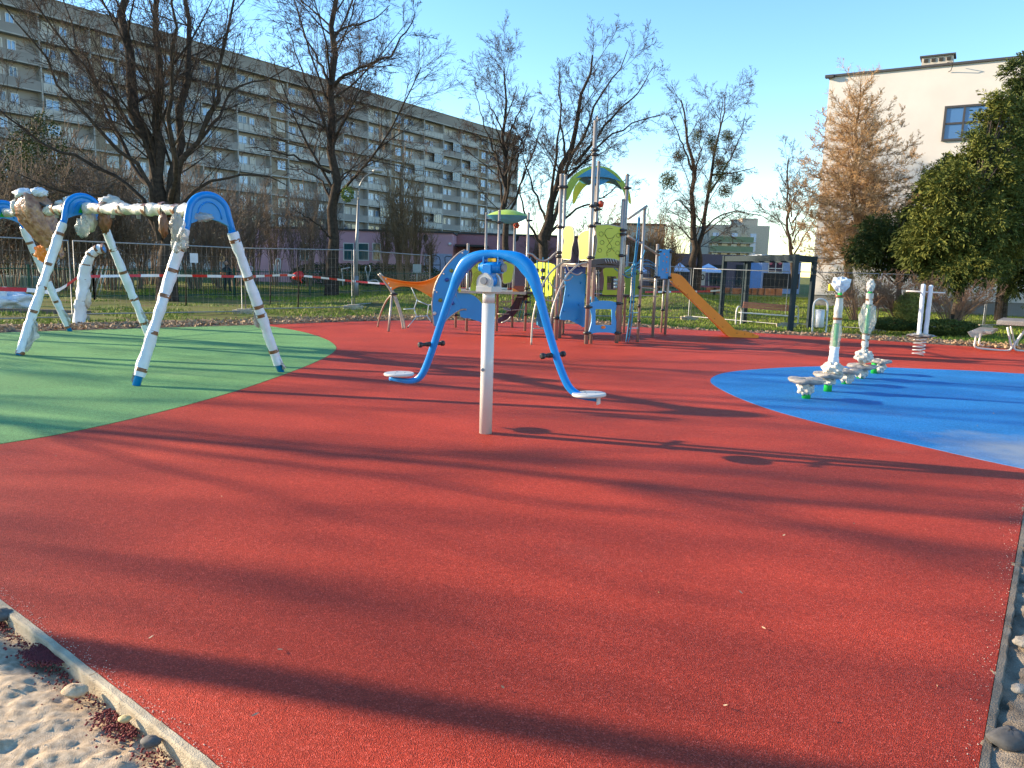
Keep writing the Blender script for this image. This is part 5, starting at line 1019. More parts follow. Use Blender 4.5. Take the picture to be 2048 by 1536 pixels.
# wrapped nest swing bundled up under the left bar
YN_ = cM[1] + 1.0
m = MB(); V = []
rg = np.random.default_rng(5); nn = 30; axp = crv([at(62, 392, YN_), at(72, 425, YN_), at(88, 460, YN_), at(105, 490, YN_), at(118, 512, YN_)], 5); K_ = len(axp)
for i, p in enumerate(axp):
    s_ = i / (K_ - 1); wx = (.20 + .16 * math.sin(math.pi * min(1, s_ * 1.1) ** .8)) * (1 - .55 * s_)
    for k in range(nn):
        a = 2 * math.pi * k / nn; q = 1 + .10 * math.sin(7 * a + 2 * s_) + .08 * math.sin(11 * a - 6 * s_) + rg.uniform(-.05, .05); V.append(p + np.array([math.cos(a) * wx * q, math.sin(a) * wx * .7 * q, .05 * math.sin(3 * a)]))
m.add(V, [(i * nn + k, i * nn + (k + 1) % nn, (i + 1) * nn + (k + 1) % nn, (i + 1) * nn + k) for i in range(K_ - 1) for k in range(nn)], 0, True); m.f += [tuple(range(nn))[::-1], tuple((K_ - 1) * nn + k for k in range(nn))]; m.m += [0, 0]; m.sm += [False, False]
ns = thing('nest_swing', 'nest swing wrapped in shiny brown film hanging bundled from the left bar', 'swing seat', at(85, 440, YN_))
m.build('film_bundle', M_foil, ns)
for (px, py, sc, mm, sd_) in [(50, 388, (.17, .14, .09), M_wrap, 1), (78, 385, (.13, .12, .08), M_wrap, 2), (32, 412, (.08, .08, .11), M_wrapd, 3), (125, 408, (.12, .1, .06), M_wrapd, 4), (104, 500, (.10, .09, .1), M_wrapd, 5), (140, 400, (.1, .1, .06), M_wrapd, 8)]: blob('film_wad', px, py, YN_, sc, mm, sd_, par=ns)
m = MB(); p0 = at(88, 506, YN_); m.add(crumple(p0, (.15, .10, .14), seed=3, nz=.25)[0], crumple(p0, (.15, .10, .14), seed=3, nz=.25)[1], 0, False); m.build('orange_bag', M_or, ns)
m = MB(); m.tube([at(60, 395, YN_), cL * .35 + cM * .65], .02, 6); m.build('rope', M_blk, ns)
# bent wrapped pole behind the swings
YW = g(158, 648)[1]; bp = thing('bent_pole', 'bent pole wrapped in white film behind the middle swing frame', 'pole', g(158, 642)); pts = crv(pl(YW, (158, 646), (163, 600), (168, 560), (172, 530), (182, 508), (196, 499), (208, 497)), 4)
m = MB(); m.tube(pts, .05, 10); m.build('tube', M_blue, bp)
for i in range(0, len(pts) - 1, 4):
    a_, b_2 = pts[i], pts[min(i + 4, len(pts) - 1)]; m = MB(); V, Q = wraptube(a_, b_2, .125 if i < 9 else .105, i, 8, .2 if i < 9 else .08); m.add(V, Q, 0, True); m.build('wrapping', M_wrap, bp)
    m = MB(); d = (b_2 - a_) / np.linalg.norm(b_2 - a_); V, Q = wraptube(b_2 - d * .03, b_2 + d * .03, .115, i + 3, 2, .05); m.add(V, Q, 0, True); m.build('tape_band', M_tapeb, bp)
blob('hanging_film', 174, 595, YW, (.09, .06, .22), M_wrapd, 3, par=bp)
m = MB(); V, Q = crumple(gt(5, 618) + np.array([-.3, 0, .25]), (1.1, .5, .32), 40, 20, 2, .3); m.add(V, Q, 0, True); tag(m.build('plastic_sheeting', M_wrap), 'heap of crumpled white plastic sheeting at the left picture edge', 'plastic sheeting')
for k, (px, py, L_) in enumerate([(60, 626, 3.4)]):
    p = gt(px, py); m = MB(); m.box(p + np.array([0, 0, .05]), (L_, .12, .12)); tag(m.build('timber', mat('old_timber', (.10, .08, .07))), 'weathered dark timber beam lying on the grass behind the swings', 'timber')
# ------------------------------------------------------------------ the climbing structure
ps = thing('climbing_structure', 'large climbing structure with lime and blue panels, steel posts and orange slide', 'playground structure', (1.6, 17.6, 0))
def clamp(p, r=.055, par=None):
    m = MB(); m.tube([p - np.array([0, 0, .035]), p - np.array([0, 0, .022]), p + np.array([0, 0, .022]), p + np.array([0, 0, .035])], [r * .8, r * 1.25, r * 1.25, r * .8], 12); m.box(p + np.array([.07, 0, 0]), (.07, .06, .04)); m.build('clamp', M_blk, par)
def post(px, py, pytop, r=.038, clamps=(), z0=None, Y=None):
    b_ = g(px, py) if Y is None else at(px, py, Y); bz = b_.copy(); T = b_.copy(); T[2] = at(px, pytop, b_[1])[2]
    m = MB(); m.tube([b_ - np.array([0, 0, .01 if Y is None else 0]), T], r, 14); m.tube([T, T + np.array([0, 0, .012]), T + np.array([0, 0, .03])], [r * 1.08, r * 1.08, r * .5], 14); o = m.build('post', M_steel, ps)
    for cpy in clamps: c_ = b_.copy(); c_[2] = at(px, cpy, b_[1])[2]; clamp(c_, r * 1.35, o)
    return b_
PF = post(1172, 688, 243, .044, (614, 666, 515, 452, 412, 300, 309)); PR = post(1233, 686, 400, .044, (607, 666, 511, 468, 460)); PL = post(1111, 680, 350, .044, (636, 505, 454, 513, 374))
PB = PL + (PR - PF) * 1.15; 
def postw(b_, ztop, r=.038, cl=()):
    m = MB(); T = np.array([b_[0], b_[1], ztop]); B0 = np.array([b_[0], b_[1], -.01]); m.tube([B0, T], r, 14); m.tube([T, T + np.array([0, 0, .03])], [r * 1.08, r * .6], 14); o = m.build('post', M_steel, ps)
    for z in cl: clamp(np.array([b_[0], b_[1], z]), r * 1.35, o)
zr = at(1262, 348, PR[1] + .3)[2]
PR2 = g(1238, 682); postw(PR2, zr, .042, (at(1255, 376, PR2[1])[2],))
PL2 = g(1119, 676); postw(PL2, at(1132, 352, PL2[1])[2], .038, (at(1130, 374, PL2[1])[2],))
postw(PB, zr - .1, .042); PF2 = PF + np.array([.12, .14, 0]); postw(PF2, at(1200, 325, PF2[1])[2], .034, (3.0, 2.6, 2.9))
def PX(A, B): return lambda x, y: onplane(x, y, A[:2], B[:2])
def panel(A, B, outline, m_, name='panel', th=.02, holes=None, smooth=3, off=0.0, tubeb=None, par=None):
    f = PX(A, B); n = np.array([B[1] - A[1], -(B[0] - A[0]), 0.]); n /= np.linalg.norm(n); n = n if n[1] < 0 else -n
    pts = [f(x, y) + n * off for x, y in outline]; pts = crv(pts, smooth, True) if smooth > 1 else pts
    hs = [[f(x, y) + n * off for x, y in h] for h in holes] if holes else None
    m = MB(); m.plate(pts, th, n, hs); o = m.build(name, m_, par or ps)
    if tubeb: m = MB(); m.tube(list(pts) + [pts[0]], .014, 6); m.build('edge_tube', M_steel, o)
    return o, f, n
def Z2(pts): return [(1050 + x / 3.84, 300 + y / 3.84) for x, y in pts]
def Z3(pts): return [(1060 + x / 6.4, 460 + y / 6.4) for x, y in pts]
def Z4(pts): return [(860 + x / 7.68, 480 + y / 7.68) for x, y in pts]
# upper lime panels
o, f, n = panel(PF, PR, Z2([(540, 580), (590, 575), (645, 575), (705, 586), (756, 602), (746, 640), (744, 690), (752, 760), (745, 810), (735, 850), (680, 838), (620, 832), (530, 838), (538, 800), (546, 760), (552, 700), (543, 640)]), M_py, tubeb=True)
def engrave(par, f, n, lines, r=.006): 
    m = MB()
    for ln in lines: m.tube([f(x, y) + n * .012 for x, y in ln], r, 4)
    m.build('engraved_lines', M_line, par)
circ = lambda cx, cy, r, a0=0, a1=2 * math.pi, k=14: [(cx + r * math.cos(a), cy + r * math.sin(a)) for a in np.linspace(a0, a1, k)]
engrave(o, f, n, [Z2(circ(650, 640, 40, .5, 5.2)), Z2([(615, 650), (640, 700), (665, 740), (655, 775), (625, 790), (630, 815)]), Z2([(690, 650), (660, 700), (625, 740), (640, 760), (690, 750)]), Z2(circ(583, 645, 17)), Z2(circ(715, 655, 16)), Z2(circ(590, 710, 16)), Z2(circ(708, 716, 16)), Z2(circ(572, 770, 15)), Z2(circ(710, 790, 16)), Z2(circ(655, 790, 30, 3.3, 6))])
panel(PL, PF, Z2([(315, 590), (345, 582), (368, 600), (378, 640), (375, 700), (360, 760), (352, 838), (320, 840), (288, 832), (290, 770), (302, 700), (293, 640)]), mat('panel_lime_light', (.50, .55, .03), .42, var=.05, vs_=2), tubeb=True)
panel(PL, PF, Z2([(410, 680), (430, 640), (470, 618), (505, 620), (497, 660), (492, 690), (500, 740), (505, 790), (500, 845), (460, 845), (420, 842), (420, 780)]), M_py, tubeb=True, off=.0)
# roof: two green arches and a blue vault between them
ro, f, n = panel(PL2, PR2, Z2([(318, 385), (316, 320), (325, 265), (355, 215), (400, 175), (455, 143), (510, 126), (560, 122), (610, 128), (660, 148), (710, 185), (750, 235), (775, 290), (785, 340), (786, 385), (770, 378), (758, 330), (735, 282), (700, 235), (655, 190), (610, 160), (560, 150), (510, 158), (450, 195), (400, 250), (365, 310), (335, 375)]), mat('roof_green', (.26, .40, .05), .45, var=.05), name='roof_arch', th=.03, smooth=2)
bk = np.array([-n[0], -n[1], 0]) * .95
ro2, f2_, _ = panel(PL2, PR2, Z2([(318, 385), (316, 320), (325, 265), (355, 215), (400, 175), (455, 143), (510, 126), (560, 122), (610, 128), (660, 148), (710, 185), (750, 235), (775, 290), (785, 340), (786, 385), (770, 378), (755, 330), (725, 282), (690, 246), (650, 228), (560, 212), (480, 215), (420, 240), (385, 280), (355, 330), (335, 375)]), mat('panel_lime_light', (.5, .55, .03)), name='roof_arch', th=.03, smooth=2, off=-.95)
top_ = [f(*q) for q in Z2([(395, 212), (450, 168), (510, 138), (560, 132), (610, 138), (660, 165), (710, 205), (745, 245)])]; V = []
for q, p in enumerate(top_):
    for j in range(7): s_ = j / 6; V.append(p + bk * (s_ * .94 + .03) - np.array([0, 0, .22 * math.sin(math.pi * s_ * .5) * (0 if q in (0, 7) else .8) + .02]))
m = MB(); m.add(V, [(i * 7 + j, i * 7 + j + 1, (i + 1) * 7 + j + 1, (i + 1) * 7 + j) for i in range(7) for j in range(6)], 0, True); o = m.build('roof_vault', mat('roof_blue', (.02, .22, .42), .4), ps); sd2 = o.modifiers.new('th', 'SOLIDIFY'); sd2.thickness = .02
panel(PL2, PR2, Z2([(392, 216), (455, 175), (520, 140), (560, 134), (610, 142), (680, 190), (742, 246), (690, 226), (640, 212), (560, 206), (470, 206)]), mat('roof_blue', (.02, .22, .42)), name='roof_gusset', th=.02, smooth=1, off=.03)
panel(PL2, PR2, Z2([(480, 218), (520, 240), (565, 268), (610, 250), (650, 225), (565, 212)]), M_pb, name='roof_gusset', th=.02, smooth=1, off=-.1)
m = MB(); c_ = at(1202, 408, PF[1] + .15); m.ball(c_, .07, 8, 6, nz=.25); m.build('orange_flower', mat('red_orange', (.5, .07, .03)), ps); m = MB(); m.box(c_ - np.array([.11, 0, 0]), (.12, .08, .07)); m.box(c_ - np.array([.11, 0, .13]), (.12, .08, .05)); m.build('flower_clamp', M_blk, ps)
m = MB(); c_ = at(1195, 243, PF[1]); m.tube([c_, c_ + np.array([0, 0, .12])], [.02, .008], 6); m.build('finial', M_steel, ps)
# deck rim and lower panels
o, f, n = panel(PF, PR, Z2([(500, 850), (560, 838), (620, 834), (690, 845), (742, 870), (742, 895), (690, 880), (600, 872), (500, 884)]), M_deck, name='deck_rim', smooth=2, th=.04)
m = MB(); 
for k in range(5): m.tube([f(*Z2([(608 + k * 20, 838)])[0]) + n * .03, f(*Z2([(618 + k * 20, 866)])[0]) + n * .03], .008, 5)
m.build('rim_stripes', M_ropeg, o)
zd = f(1175, 526)[2] - .03; m = MB(); m.plate([np.array([p[0], p[1], zd - .03]) for p in (PF, PR, PB, PL)], .05, (0, 0, 1)); m.build('deck', M_deck, ps)
m = MB(); m.tube([np.array([PL[0], PL[1], zd]), np.array([PF[0], PF[1], zd])], .022, 8); m.build('deck_edge', M_steel, ps)
panel(PF, PR, Z2([(500, 1178), (530, 1166), (570, 1158), (640, 1158), (675, 1164), (705, 1178), (698, 1215), (690, 1260), (698, 1310), (710, 1350), (705, 1385), (700, 1410), (650, 1403), (600, 1400), (540, 1404), (490, 1412), (497, 1370), (510, 1320), (512, 1270), (500, 1225)]), M_pb, holes=[Z2([(540, 1222), (665, 1222), (665, 1345), (540, 1345)])], name='window_panel', smooth=2)
fw = PX(PF, PR); m = MB(); w4 = [fw(*q) for q in Z2([(538, 1220), (667, 1220), (667, 1347), (538, 1347)])]; m.tube(w4 + [w4[0]], .01, 6); m.build('window_trim', M_ropeg, ps); m = MB(); m.ball(fw(*Z2([(600, 1360)])[0]) - np.array([0, .04, 0]), .035, sc=(1.5, .5, 1)); m.build('orange_button', M_or, ps)
YQ = 17.6; QA, QB = np.array([0, 17.8, 0]), np.array([3., 17.4, 0])
o, f, n = panel(np.array([.95, 16.9, 0]), np.array([1.6, 17.25, 0]), Z2([(310, 960), (400, 952), (480, 955), (478, 1000), (470, 1060), (458, 1120), (455, 1180), (460, 1270), (455, 1360), (420, 1345), (380, 1325), (330, 1305), (270, 1302), (275, 1240), (292, 1180), (300, 1120), (310, 1060)]), M_pb, name='climbing_panel', smooth=2)
for q in [(425, 1020), (335, 1115), (410, 1185), (300, 1235), (395, 1300)]: m = MB(); m.ball(f(*Z2([q])[0]) + n * .02, .025, 8, 6); m.build('climbing_hold', M_pb, o)
panel(np.array([.95, 17.2, 0]), np.array([1.6, 17.6, 0]), Z2([(300, 875), (400, 868), (475, 890), (470, 950), (420, 952), (320, 950)]), M_blued, name='panel', smooth=1)
panel(PL + [0, .9, 0], PF + [0, .9, 0], Z2([(470, 900), (498, 910), (492, 1000), (505, 1050), (488, 1098), (462, 1095)]), M_py, smooth=2)
RA, RB = np.array([1.9, 18.6, 0]), np.array([3.2, 18.6, 0])
o, f, n = panel(RA, RB, Z2([(602, 915), (640, 902), (690, 905), (726, 918), (722, 960), (715, 1010), (720, 1070), (724, 1110), (660, 1112), (594, 1110), (600, 1070), (608, 1010), (604, 960)]), M_py, name='game_panel', holes=[Z2([(630, 970), (702, 970), (702, 1075), (630, 1075)])], smooth=2)
for j in range(4):
    m = MB(); m.tube([f(*Z2([(632, 985 + j * 25)])[0]), f(*Z2([(700, 985 + j * 25)])[0])], .008, 5); m.build('abacus_bar', M_line, o)
    if j < 3:
        for xx in (690, 712): m = MB(); p = f(*Z2([(xx, 1000 + j * 26)])[0]); m.tube([p - np.array([.035, .03, 0]), p + np.array([.035, -.03, 0])], .035, 10); m.build('drum', M_ropeg, o)
m = MB(); p = f(*Z2([(670, 1020)])[0]); m.box(p, (.05, .04, .3)); m.build('drum_frame', M_blk, o)
panel(RA + [0, .7, 0], RB + [0, .7, 0], Z2([(762, 905), (820, 900), (875, 925), (880, 1000), (872, 1060), (878, 1110), (820, 1125), (765, 1120), (770, 1040)]), mat('panel_green', (.22, .33, .04), .5), smooth=2)
m = MB(); 
for p, q in ((PL, PF),): pass
BB = [np.array([1.9, 18.7, 0]), np.array([2.9, 18.75, 0])]
for b_ in BB: postw(b_, 1.75, .034, (1.55, .85))
postw(np.array([.95, 18.6, 0]), 1.7, .03); postw(np.array([1.25, 18.9, 0]), 1.6, .03, (.5,))
zq = at(1200, 592, 18.2)[2]; m = MB(); m.plate([np.array([.0, 18.9, zq]), np.array([.0, 20, zq]), np.array([3.0, 19.9, zq]), np.array([3.0, 18.8, zq])], .05, (0, 0, 1)); m.build('low_deck', M_deck, ps)
m = MB(); m.tube([at(1130, 545, 17.4), at(1200, 546, 18.2)], .015, 6); m.tube([at(1193, 540, 18.), at(1194, 610, 18.)], .012, 6); m.tube([at(1197, 540, 18.), at(1198, 610, 18.)], .012, 6)
for y in (560, 575, 590): m.tube([at(1193, y, 18.), at(1198, y, 18.)], .01, 6)
m.build('ladder', M_steel, ps)
m = MB(); p = at(1186, 600, 17.3); m.ball(p, .11, 10, 8, nz=.15, sc=(1.1, .8, .8)); m.build('blue_knob', M_rope, ps)
panel(PF + [-.2, .5, 0], PR + [-.2, .5, 0], Z2([(462, 1200), (490, 1190), (495, 1260), (485, 1330), (460, 1330)]), M_pb, smooth=2)
# arched ladder in front of the left bay
T1_ = crv([at(*Z3([q])[0], y) for q, y in [((15, 1490), 15.9), ((30, 1200), 15.95), ((70, 970), 16.0), ((130, 780), 16.1), ((250, 560), 16.3), ((400, 430), 16.5), ((520, 397), 16.7)]], 5)
T2_ = crv([at(*Z3([q])[0], y) for q, y in [((255, 1285), 15.9), ((270, 1100), 15.9), ((330, 880), 15.95), ((450, 620), 16.1), ((600, 460), 16.25), ((760, 403), 16.4)]], 5)
for T in (T1_, T2_): m = MB(); m.tube(T, .021, 8); m.build('arched_rail', M_steel, ps)
for k, (a_, b_2) in enumerate([((40, 1265), (252, 1260)), ((78, 950), (290, 1065)), ((150, 820), (370, 862)), ((250, 655), (455, 700)), ((365, 560), (548, 592)), ((470, 450), (670, 540))]):
    p, q = at(*Z3([a_])[0], 16.1), at(*Z3([b_2])[0], 16.1); lo = np.array([0, 0, -.10 if k > 1 else 0])
    m = MB(); m.tube(crv([p, p * .8 + q * .2 + lo, p * .3 + q * .7 + lo * 1.0, q], 4) if k != 1 else [q - np.array([.2, 0, 0]), q], .013, 7); m.build('rung', M_steel, ps)
# rope bridge with bead panel
C1 = post(1024, 655, 455, .034, (586,)); C2 = post(1050, 662, 427, .034, (577, 593, 604, 629))
m = MB(); m.tube(crv([at(*q, 17.6) for q in [(1055, 508), (1064, 509), (1076, 519), (1089, 522), (1100, 517), (1109, 508), (1118, 505)]], 4), .026, 8); m.build('wavy_rail', M_steel, ps)
BA, BB2 = C2 + [0, .6, 0], PL + [0, 1.2, 0]
o, f, n = panel(BA, BB2, [(1069, 528), (1088, 525), (1110, 530), (1110, 550), (1105, 570), (1105, 590), (1085, 592), (1062, 586), (1062, 560)], M_py, smooth=2)
for x in (1070, 1083, 1095, 1106): m = MB(); m.tube([f(x, 515) + n * .12, f(x - 1, 612) + n * .12], .009, 6); m.build('rope', M_rope, ps)
for (x, y) in [(1070, 541), (1083, 541), (1095, 541), (1083, 556), (1095, 556), (1083, 571), (1095, 571)]: m = MB(); m.box(f(x, y) + n * .12, (.09, .07, .10)); m.ball(f(x, y) + n * .16, .035, 8, 6, mi=1); m.build('bead', [M_blk, mat('violet_bead', (.10, .08, .30), .4)], ps)
panel(BA, BB2, [(1084, 594), (1098, 606), (1102, 630), (1098, 655), (1080, 648), (1084, 622)], M_rope, smooth=2, off=.1)
for k in range(4): m = MB(); m.tube([f(1084 + k * 6, 610) + n * .2, f(1080 + k * 7, 652) + n * .2], .008, 5); m.build('rope', M_rope, ps)
# left tower: canopy, panels, leaf-shaped wall
C3 = post(968, 652, 427, .034, ()); C4 = post(993, 662, 422, .034, (445,))
ccx = at(1016, 432, (C3[1] + C2[1]) / 2); rxx = 42 / F * ccx[1]
for nm_, s_, mm, hz in (('canopy_top', 1, mat('canopy_green', (.36, .50, .05), .4), .16), ('canopy_underside', -1, mat('canopy_blue', (.05, .36, .6), .4), .2)):
    V = []; nn = 28
    for j in range(7):
        q = j / 6
        for k in range(nn):
            a = 2 * math.pi * k / nn; V.append(ccx + np.array([math.cos(a) * rxx * (1 - q), math.sin(a) * rxx * (1 - q) * .9, s_ * hz * (1 - (1 - q) ** 2) + .05 * math.cos(a) * (1 - q) * 0]))
    m = MB(); m.add(V, [(j * nn + k, j * nn + (k + 1) % nn, (j + 1) * nn + (k + 1) % nn, (j + 1) * nn + k) for j in range(6) for k in range(nn)], 0, True); m.build(nm_, mm, ps)
for (px, py, p_) in ((978, 440, C3), (1059, 441, C2), (999, 445, C4)): m = MB(); m.box(at(px, py, p_[1]), (.16, .07, .045)); m.build('clamp', M_blk, ps)
fl = at(1033, 451, C1[1] - .05); m = MB(); 
for k in range(6): m.ball(fl + .055 * np.array([math.cos(k * 1.047), 0, math.sin(k * 1.047)]), .035, 8, 6, sc=(1, .5, 1))
o = m.build('orange_flower', mat('red_orange', (.5, .07, .03)), ps); m = MB(); m.ball(fl - np.array([0, .03, 0]), .03, 8, 6); m.build('flower_eye', M_blk, o)
A1 = post(911, 655, 578, .034, (630,)); A2 = post(933, 662, 489, .034, (530, 581, 620))
LA, LB = np.array([-1.45, 18.2, 0]), np.array([.3, 18.4, 0])
o, f, n = panel(LA, LB, Z4([(640, 365), (720, 345), (860, 345), (1000, 350), (1000, 780), (900, 785), (720, 795), (620, 792), (632, 700), (650, 600), (655, 520), (640, 440)]), M_py, name='maze_panel', smooth=2)
engrave(o, f, n, [Z4(circ(765, 600, r)) for r in (20, 45, 70, 95, 120)] + [Z4([(700, 380), (715, 440)]), Z4([(680, 400), (740, 425)])], .005)
panel(LA + [0, .3, 0], LB + [0, .3, 0], Z4([(1125, 345), (1200, 350), (1285, 385), (1290, 450), (1275, 520), (1262, 600), (1240, 650), (1190, 660), (1120, 652)]), M_py, smooth=2, tubeb=True)
panel(LA + [0, -.2, 0], LB + [0, -.2, 0], Z4([(440, 500), (465, 490), (470, 540), (460, 620), (460, 700), (480, 785), (448, 792), (425, 720), (420, 600)]), mat('panel_lime_light', (.5, .55, .03)), smooth=2)
panel(LA + [0, -.05, 0], LB + [0, -.05, 0], Z4([(400, 800), (520, 805), (640, 840), (720, 890), (800, 980), (835, 1020), (832, 1120), (828, 1280), (760, 1255), (700, 1235), (600, 1205), (470, 1180), (450, 1000)]), M_pb, name='low_panel', smooth=2, off=-.05)
z3 = at(950, 584, 18.3)[2]; m = MB(); m.plate([np.array([x, y, z3]) for x, y in ((-1.35, 18.15), (.28, 18.35), (.28, 19.6), (-1.35, 19.4))], .06, (0, 0, 1)); m.build('deck', M_steel, ps)
m = MB(); m.tube([at(917, 577, 18.2), at(935, 578, 18.2)], .015, 6); m.build('rail', M_steel, ps)
for k in range(6): m = MB(); m.tube([at(921 + k * 4, 545, 18.9), at(921 + k * 4, 578, 18.9)], .01, 5); m.build('baluster', M_steel, ps)
WA, WB = np.array([-1.95, 18.2, 0]), np.array([-1.1, 18.2, 0])
leafo = Z4([(535, 150), (440, 205), (350, 290), (260, 390), (200, 475), (140, 570), (100, 650), (70, 740), (50, 830), (36, 920), (30, 1010), (36, 1110), (48, 1210), (62, 1320), (110, 1330), (160, 1338), (200, 1290), (260, 1225), (330, 1160), (400, 1110), (470, 1072), (460, 1000), (425, 920), (395, 850), (378, 760), (385, 640), (420, 520), (480, 380), (545, 260), (600, 170)])
o, f, n = panel(WA, WB, leafo, M_pb, name='leaf_wall', smooth=1, th=.025)
for nm_, ids in (('curved_rail', range(0, 14)), ('lower_rail', range(15, 21))): m = MB(); m.tube(crv([f(*leafo[i]) for i in ids], 4), .02, 8); m.build(nm_, M_steel, o)
m = MB(); m.tube(crv([f(*q) for q in Z4([(470, 1072), (520, 1062), (560, 1068)])], 3), .02, 8); m.build('lower_rail', M_steel, o)
for (x, y, mm) in [(262, 610, M_blued), (330, 470, M_line), (160, 925, M_line), (345, 968, M_blued), (70, 1125, M_plas)]: m = MB(); m.ball(f(*Z4([(x, y)])[0]) + n * .03, .05, 9, 6, sc=(1, .5, .9), nz=.15); m.build('climbing_hold', mm, o)
for (x, y) in [(212, 518), (105, 798), (500, 200), (75, 770), (108, 640)]: m = MB(); m.ball(f(*Z4([(x, y)])[0]) + n * .02, .022, 8, 6); m.build('bolt', M_plas, o)
m = MB(); m.box(at(1038, 580, 18.6), (.26, .06, .2)); m.build('play_counter', mat('brown_orange', (.28, .06, .03)), ps); m = MB(); p = at(1032, 582, 18.5); m.plate([p + np.array(v_) for v_ in [(-.09, 0, .08), (.09, 0, -.02), (-.07, 0, -.1)]], .02, (0, 1, 0)); m.build('orange_pointer', M_or, ps)
m = MB(); cs = crv([at(*q, y) for q, y in [((1046, 590), 19.2), ((1040, 605), 19.1), ((1030, 622), 19.), ((1015, 638), 18.8), ((1003, 646), 18.7)]], 5); V = []
for i, p in enumerate(cs):
    for x, z in ((-.2, .1), (-.16, 0), (.16, 0), (.2, .1)): V.append(p + np.array([x * .5, x * .6, z]))
m.add(V, [(i * 4 + q, (i + 1) * 4 + q, (i + 1) * 4 + q + 1, i * 4 + q + 1) for i in range(len(cs) - 1) for q in range(3)]); o = m.build('curved_chute', M_pur, ps); o.modifiers.new('t', 'SOLIDIFY').thickness = .02
m = MB(); m.tube(crv([at(*q, 18.4) for q in [(1003, 646), (1016, 640), (1022, 633)]], 4), .022, 8); m.build('chute_rail', M_steel, ps)
for ln in ([(1003, 603), (1018, 603), (1030, 594), (1046, 594)], [(1024, 620), (1048, 619)], [(995, 628), (1018, 628)]): m = MB(); m.tube([at(x, y, 18.6) for x, y in ln], .014, 6); m.build('step_bar', M_steel, ps)
m = MB(); m.disc(at(1014, 618, 18.6), .11, .03, 18, (.3, -.2, 1)); m.build('step_disc', M_grey, ps); m = MB(); m.tube([at(1014, 616, 18.6), at(1020, 560, 18.8)], .006, 5); m.tube([at(1010, 616, 18.6), at(1017, 560, 18.8)], .006, 5); m.build('chain', M_steel, ps)
for k in range(4): m = MB(); m.tube([at(1043 + k * 3, 600, 19.0), at(1033 + k * 4, 640, 18.9)], .008, 5); m.build('rope', M_rope if k % 2 else M_steel, ps)
# orange membrane, its tripod and rope web
YO = 18.4; m = MB(); m.tube(crv(pl(YO, (757, 548), (770, 565), (784, 586), (796, 615), (803, 640), (806, 658)), 5), .026, 8); m.tube(crv(pl(YO + .1, (760, 546), (775, 564), (790, 590), (801, 620), (808, 645), (810, 658)), 5), .02, 8); m.build('leaning_rail', M_steel, ps)
m = MB(); m.tube(crv([at(783, 590, YO), at(772, 603, YO + .3), at(761, 628, YO + .6), at(755, 655, YO + .9)], 5), .022, 8); m.build('rear_leg', M_steel, ps)
m = MB(); m.tube([at(784, 591, YO), g(777, 663)], .03, 8); m.build('front_leg', M_steel, ps); clamp(at(787, 588, YO), .06, ps)
OA, OB = np.array([-3.2, YO, 0]), np.array([-1.8, YO - .1, 0]); fo2 = PX(OA, OB)
tp = crv([fo2(*q) for q in [(759, 550), (783, 557), (812, 562.5), (842, 563), (866, 556), (887, 543)]], 5); bt = crv([fo2(*q) for q in [(785, 580), (797, 574), (812, 573), (830, 577), (848, 586), (866, 597)]], 5); V = []
for i in range(len(tp)):
    for j in range(8): s_ = j / 7; V.append(tp[i] * (1 - s_) + bt[i] * s_ + np.array([0, .12 * math.sin(math.pi * s_) * math.sin(math.pi * i / (len(tp) - 1)), 0]))
m = MB(); m.add(V, [(i * 8 + j, (i + 1) * 8 + j, (i + 1) * 8 + j + 1, i * 8 + j + 1) for i in range(len(tp) - 1) for j in range(7)], 0, True); o = m.build('orange_membrane', M_or, ps); o.modifiers.new('t', 'SOLIDIFY').thickness = .012
for q in [(772, 558), (778, 567), (783, 576)]: m = MB(); m.ball(fo2(*q) - np.array([0, .03, 0]), .02, 8, 6); m.build('bolt', M_plas, ps)
Z8 = lambda q: (500 + q[0] / 5.12, 400 + q[1] / 5.12)
for a_, b_2 in [((1645, 890), (1705, 1030)), ((1705, 1030), (1675, 1115)), ((1675, 1115), (1700, 1195)), ((1700, 1195), (1610, 1305)), ((1705, 1030), (1825, 1080)), ((1825, 1080), (1810, 1190)), ((1565, 1120), (1675, 1115)), ((1700, 1195), (1810, 1190)), ((1810, 1190), (1860, 1260)), ((1825, 1080), (1880, 1060))]:
    m = MB(); m.tube([fo2(*Z8(a_)) + [0, .1, 0], fo2(*Z8(b_2)) + [0, .1, 0]], .013, 6); m.build('net_rope', M_ropeg, ps)
for q in [(1705, 1030), (1675, 1115), (1700, 1195), (1825, 1080), (1810, 1190), (1610, 1305), (1855, 1250)]: m = MB(); m.ball(fo2(*Z8(q)) + [0, .1, 0], .024, 8, 6); m.build('net_knot', M_ropeg if q[1] < 1200 else M_blk, ps)
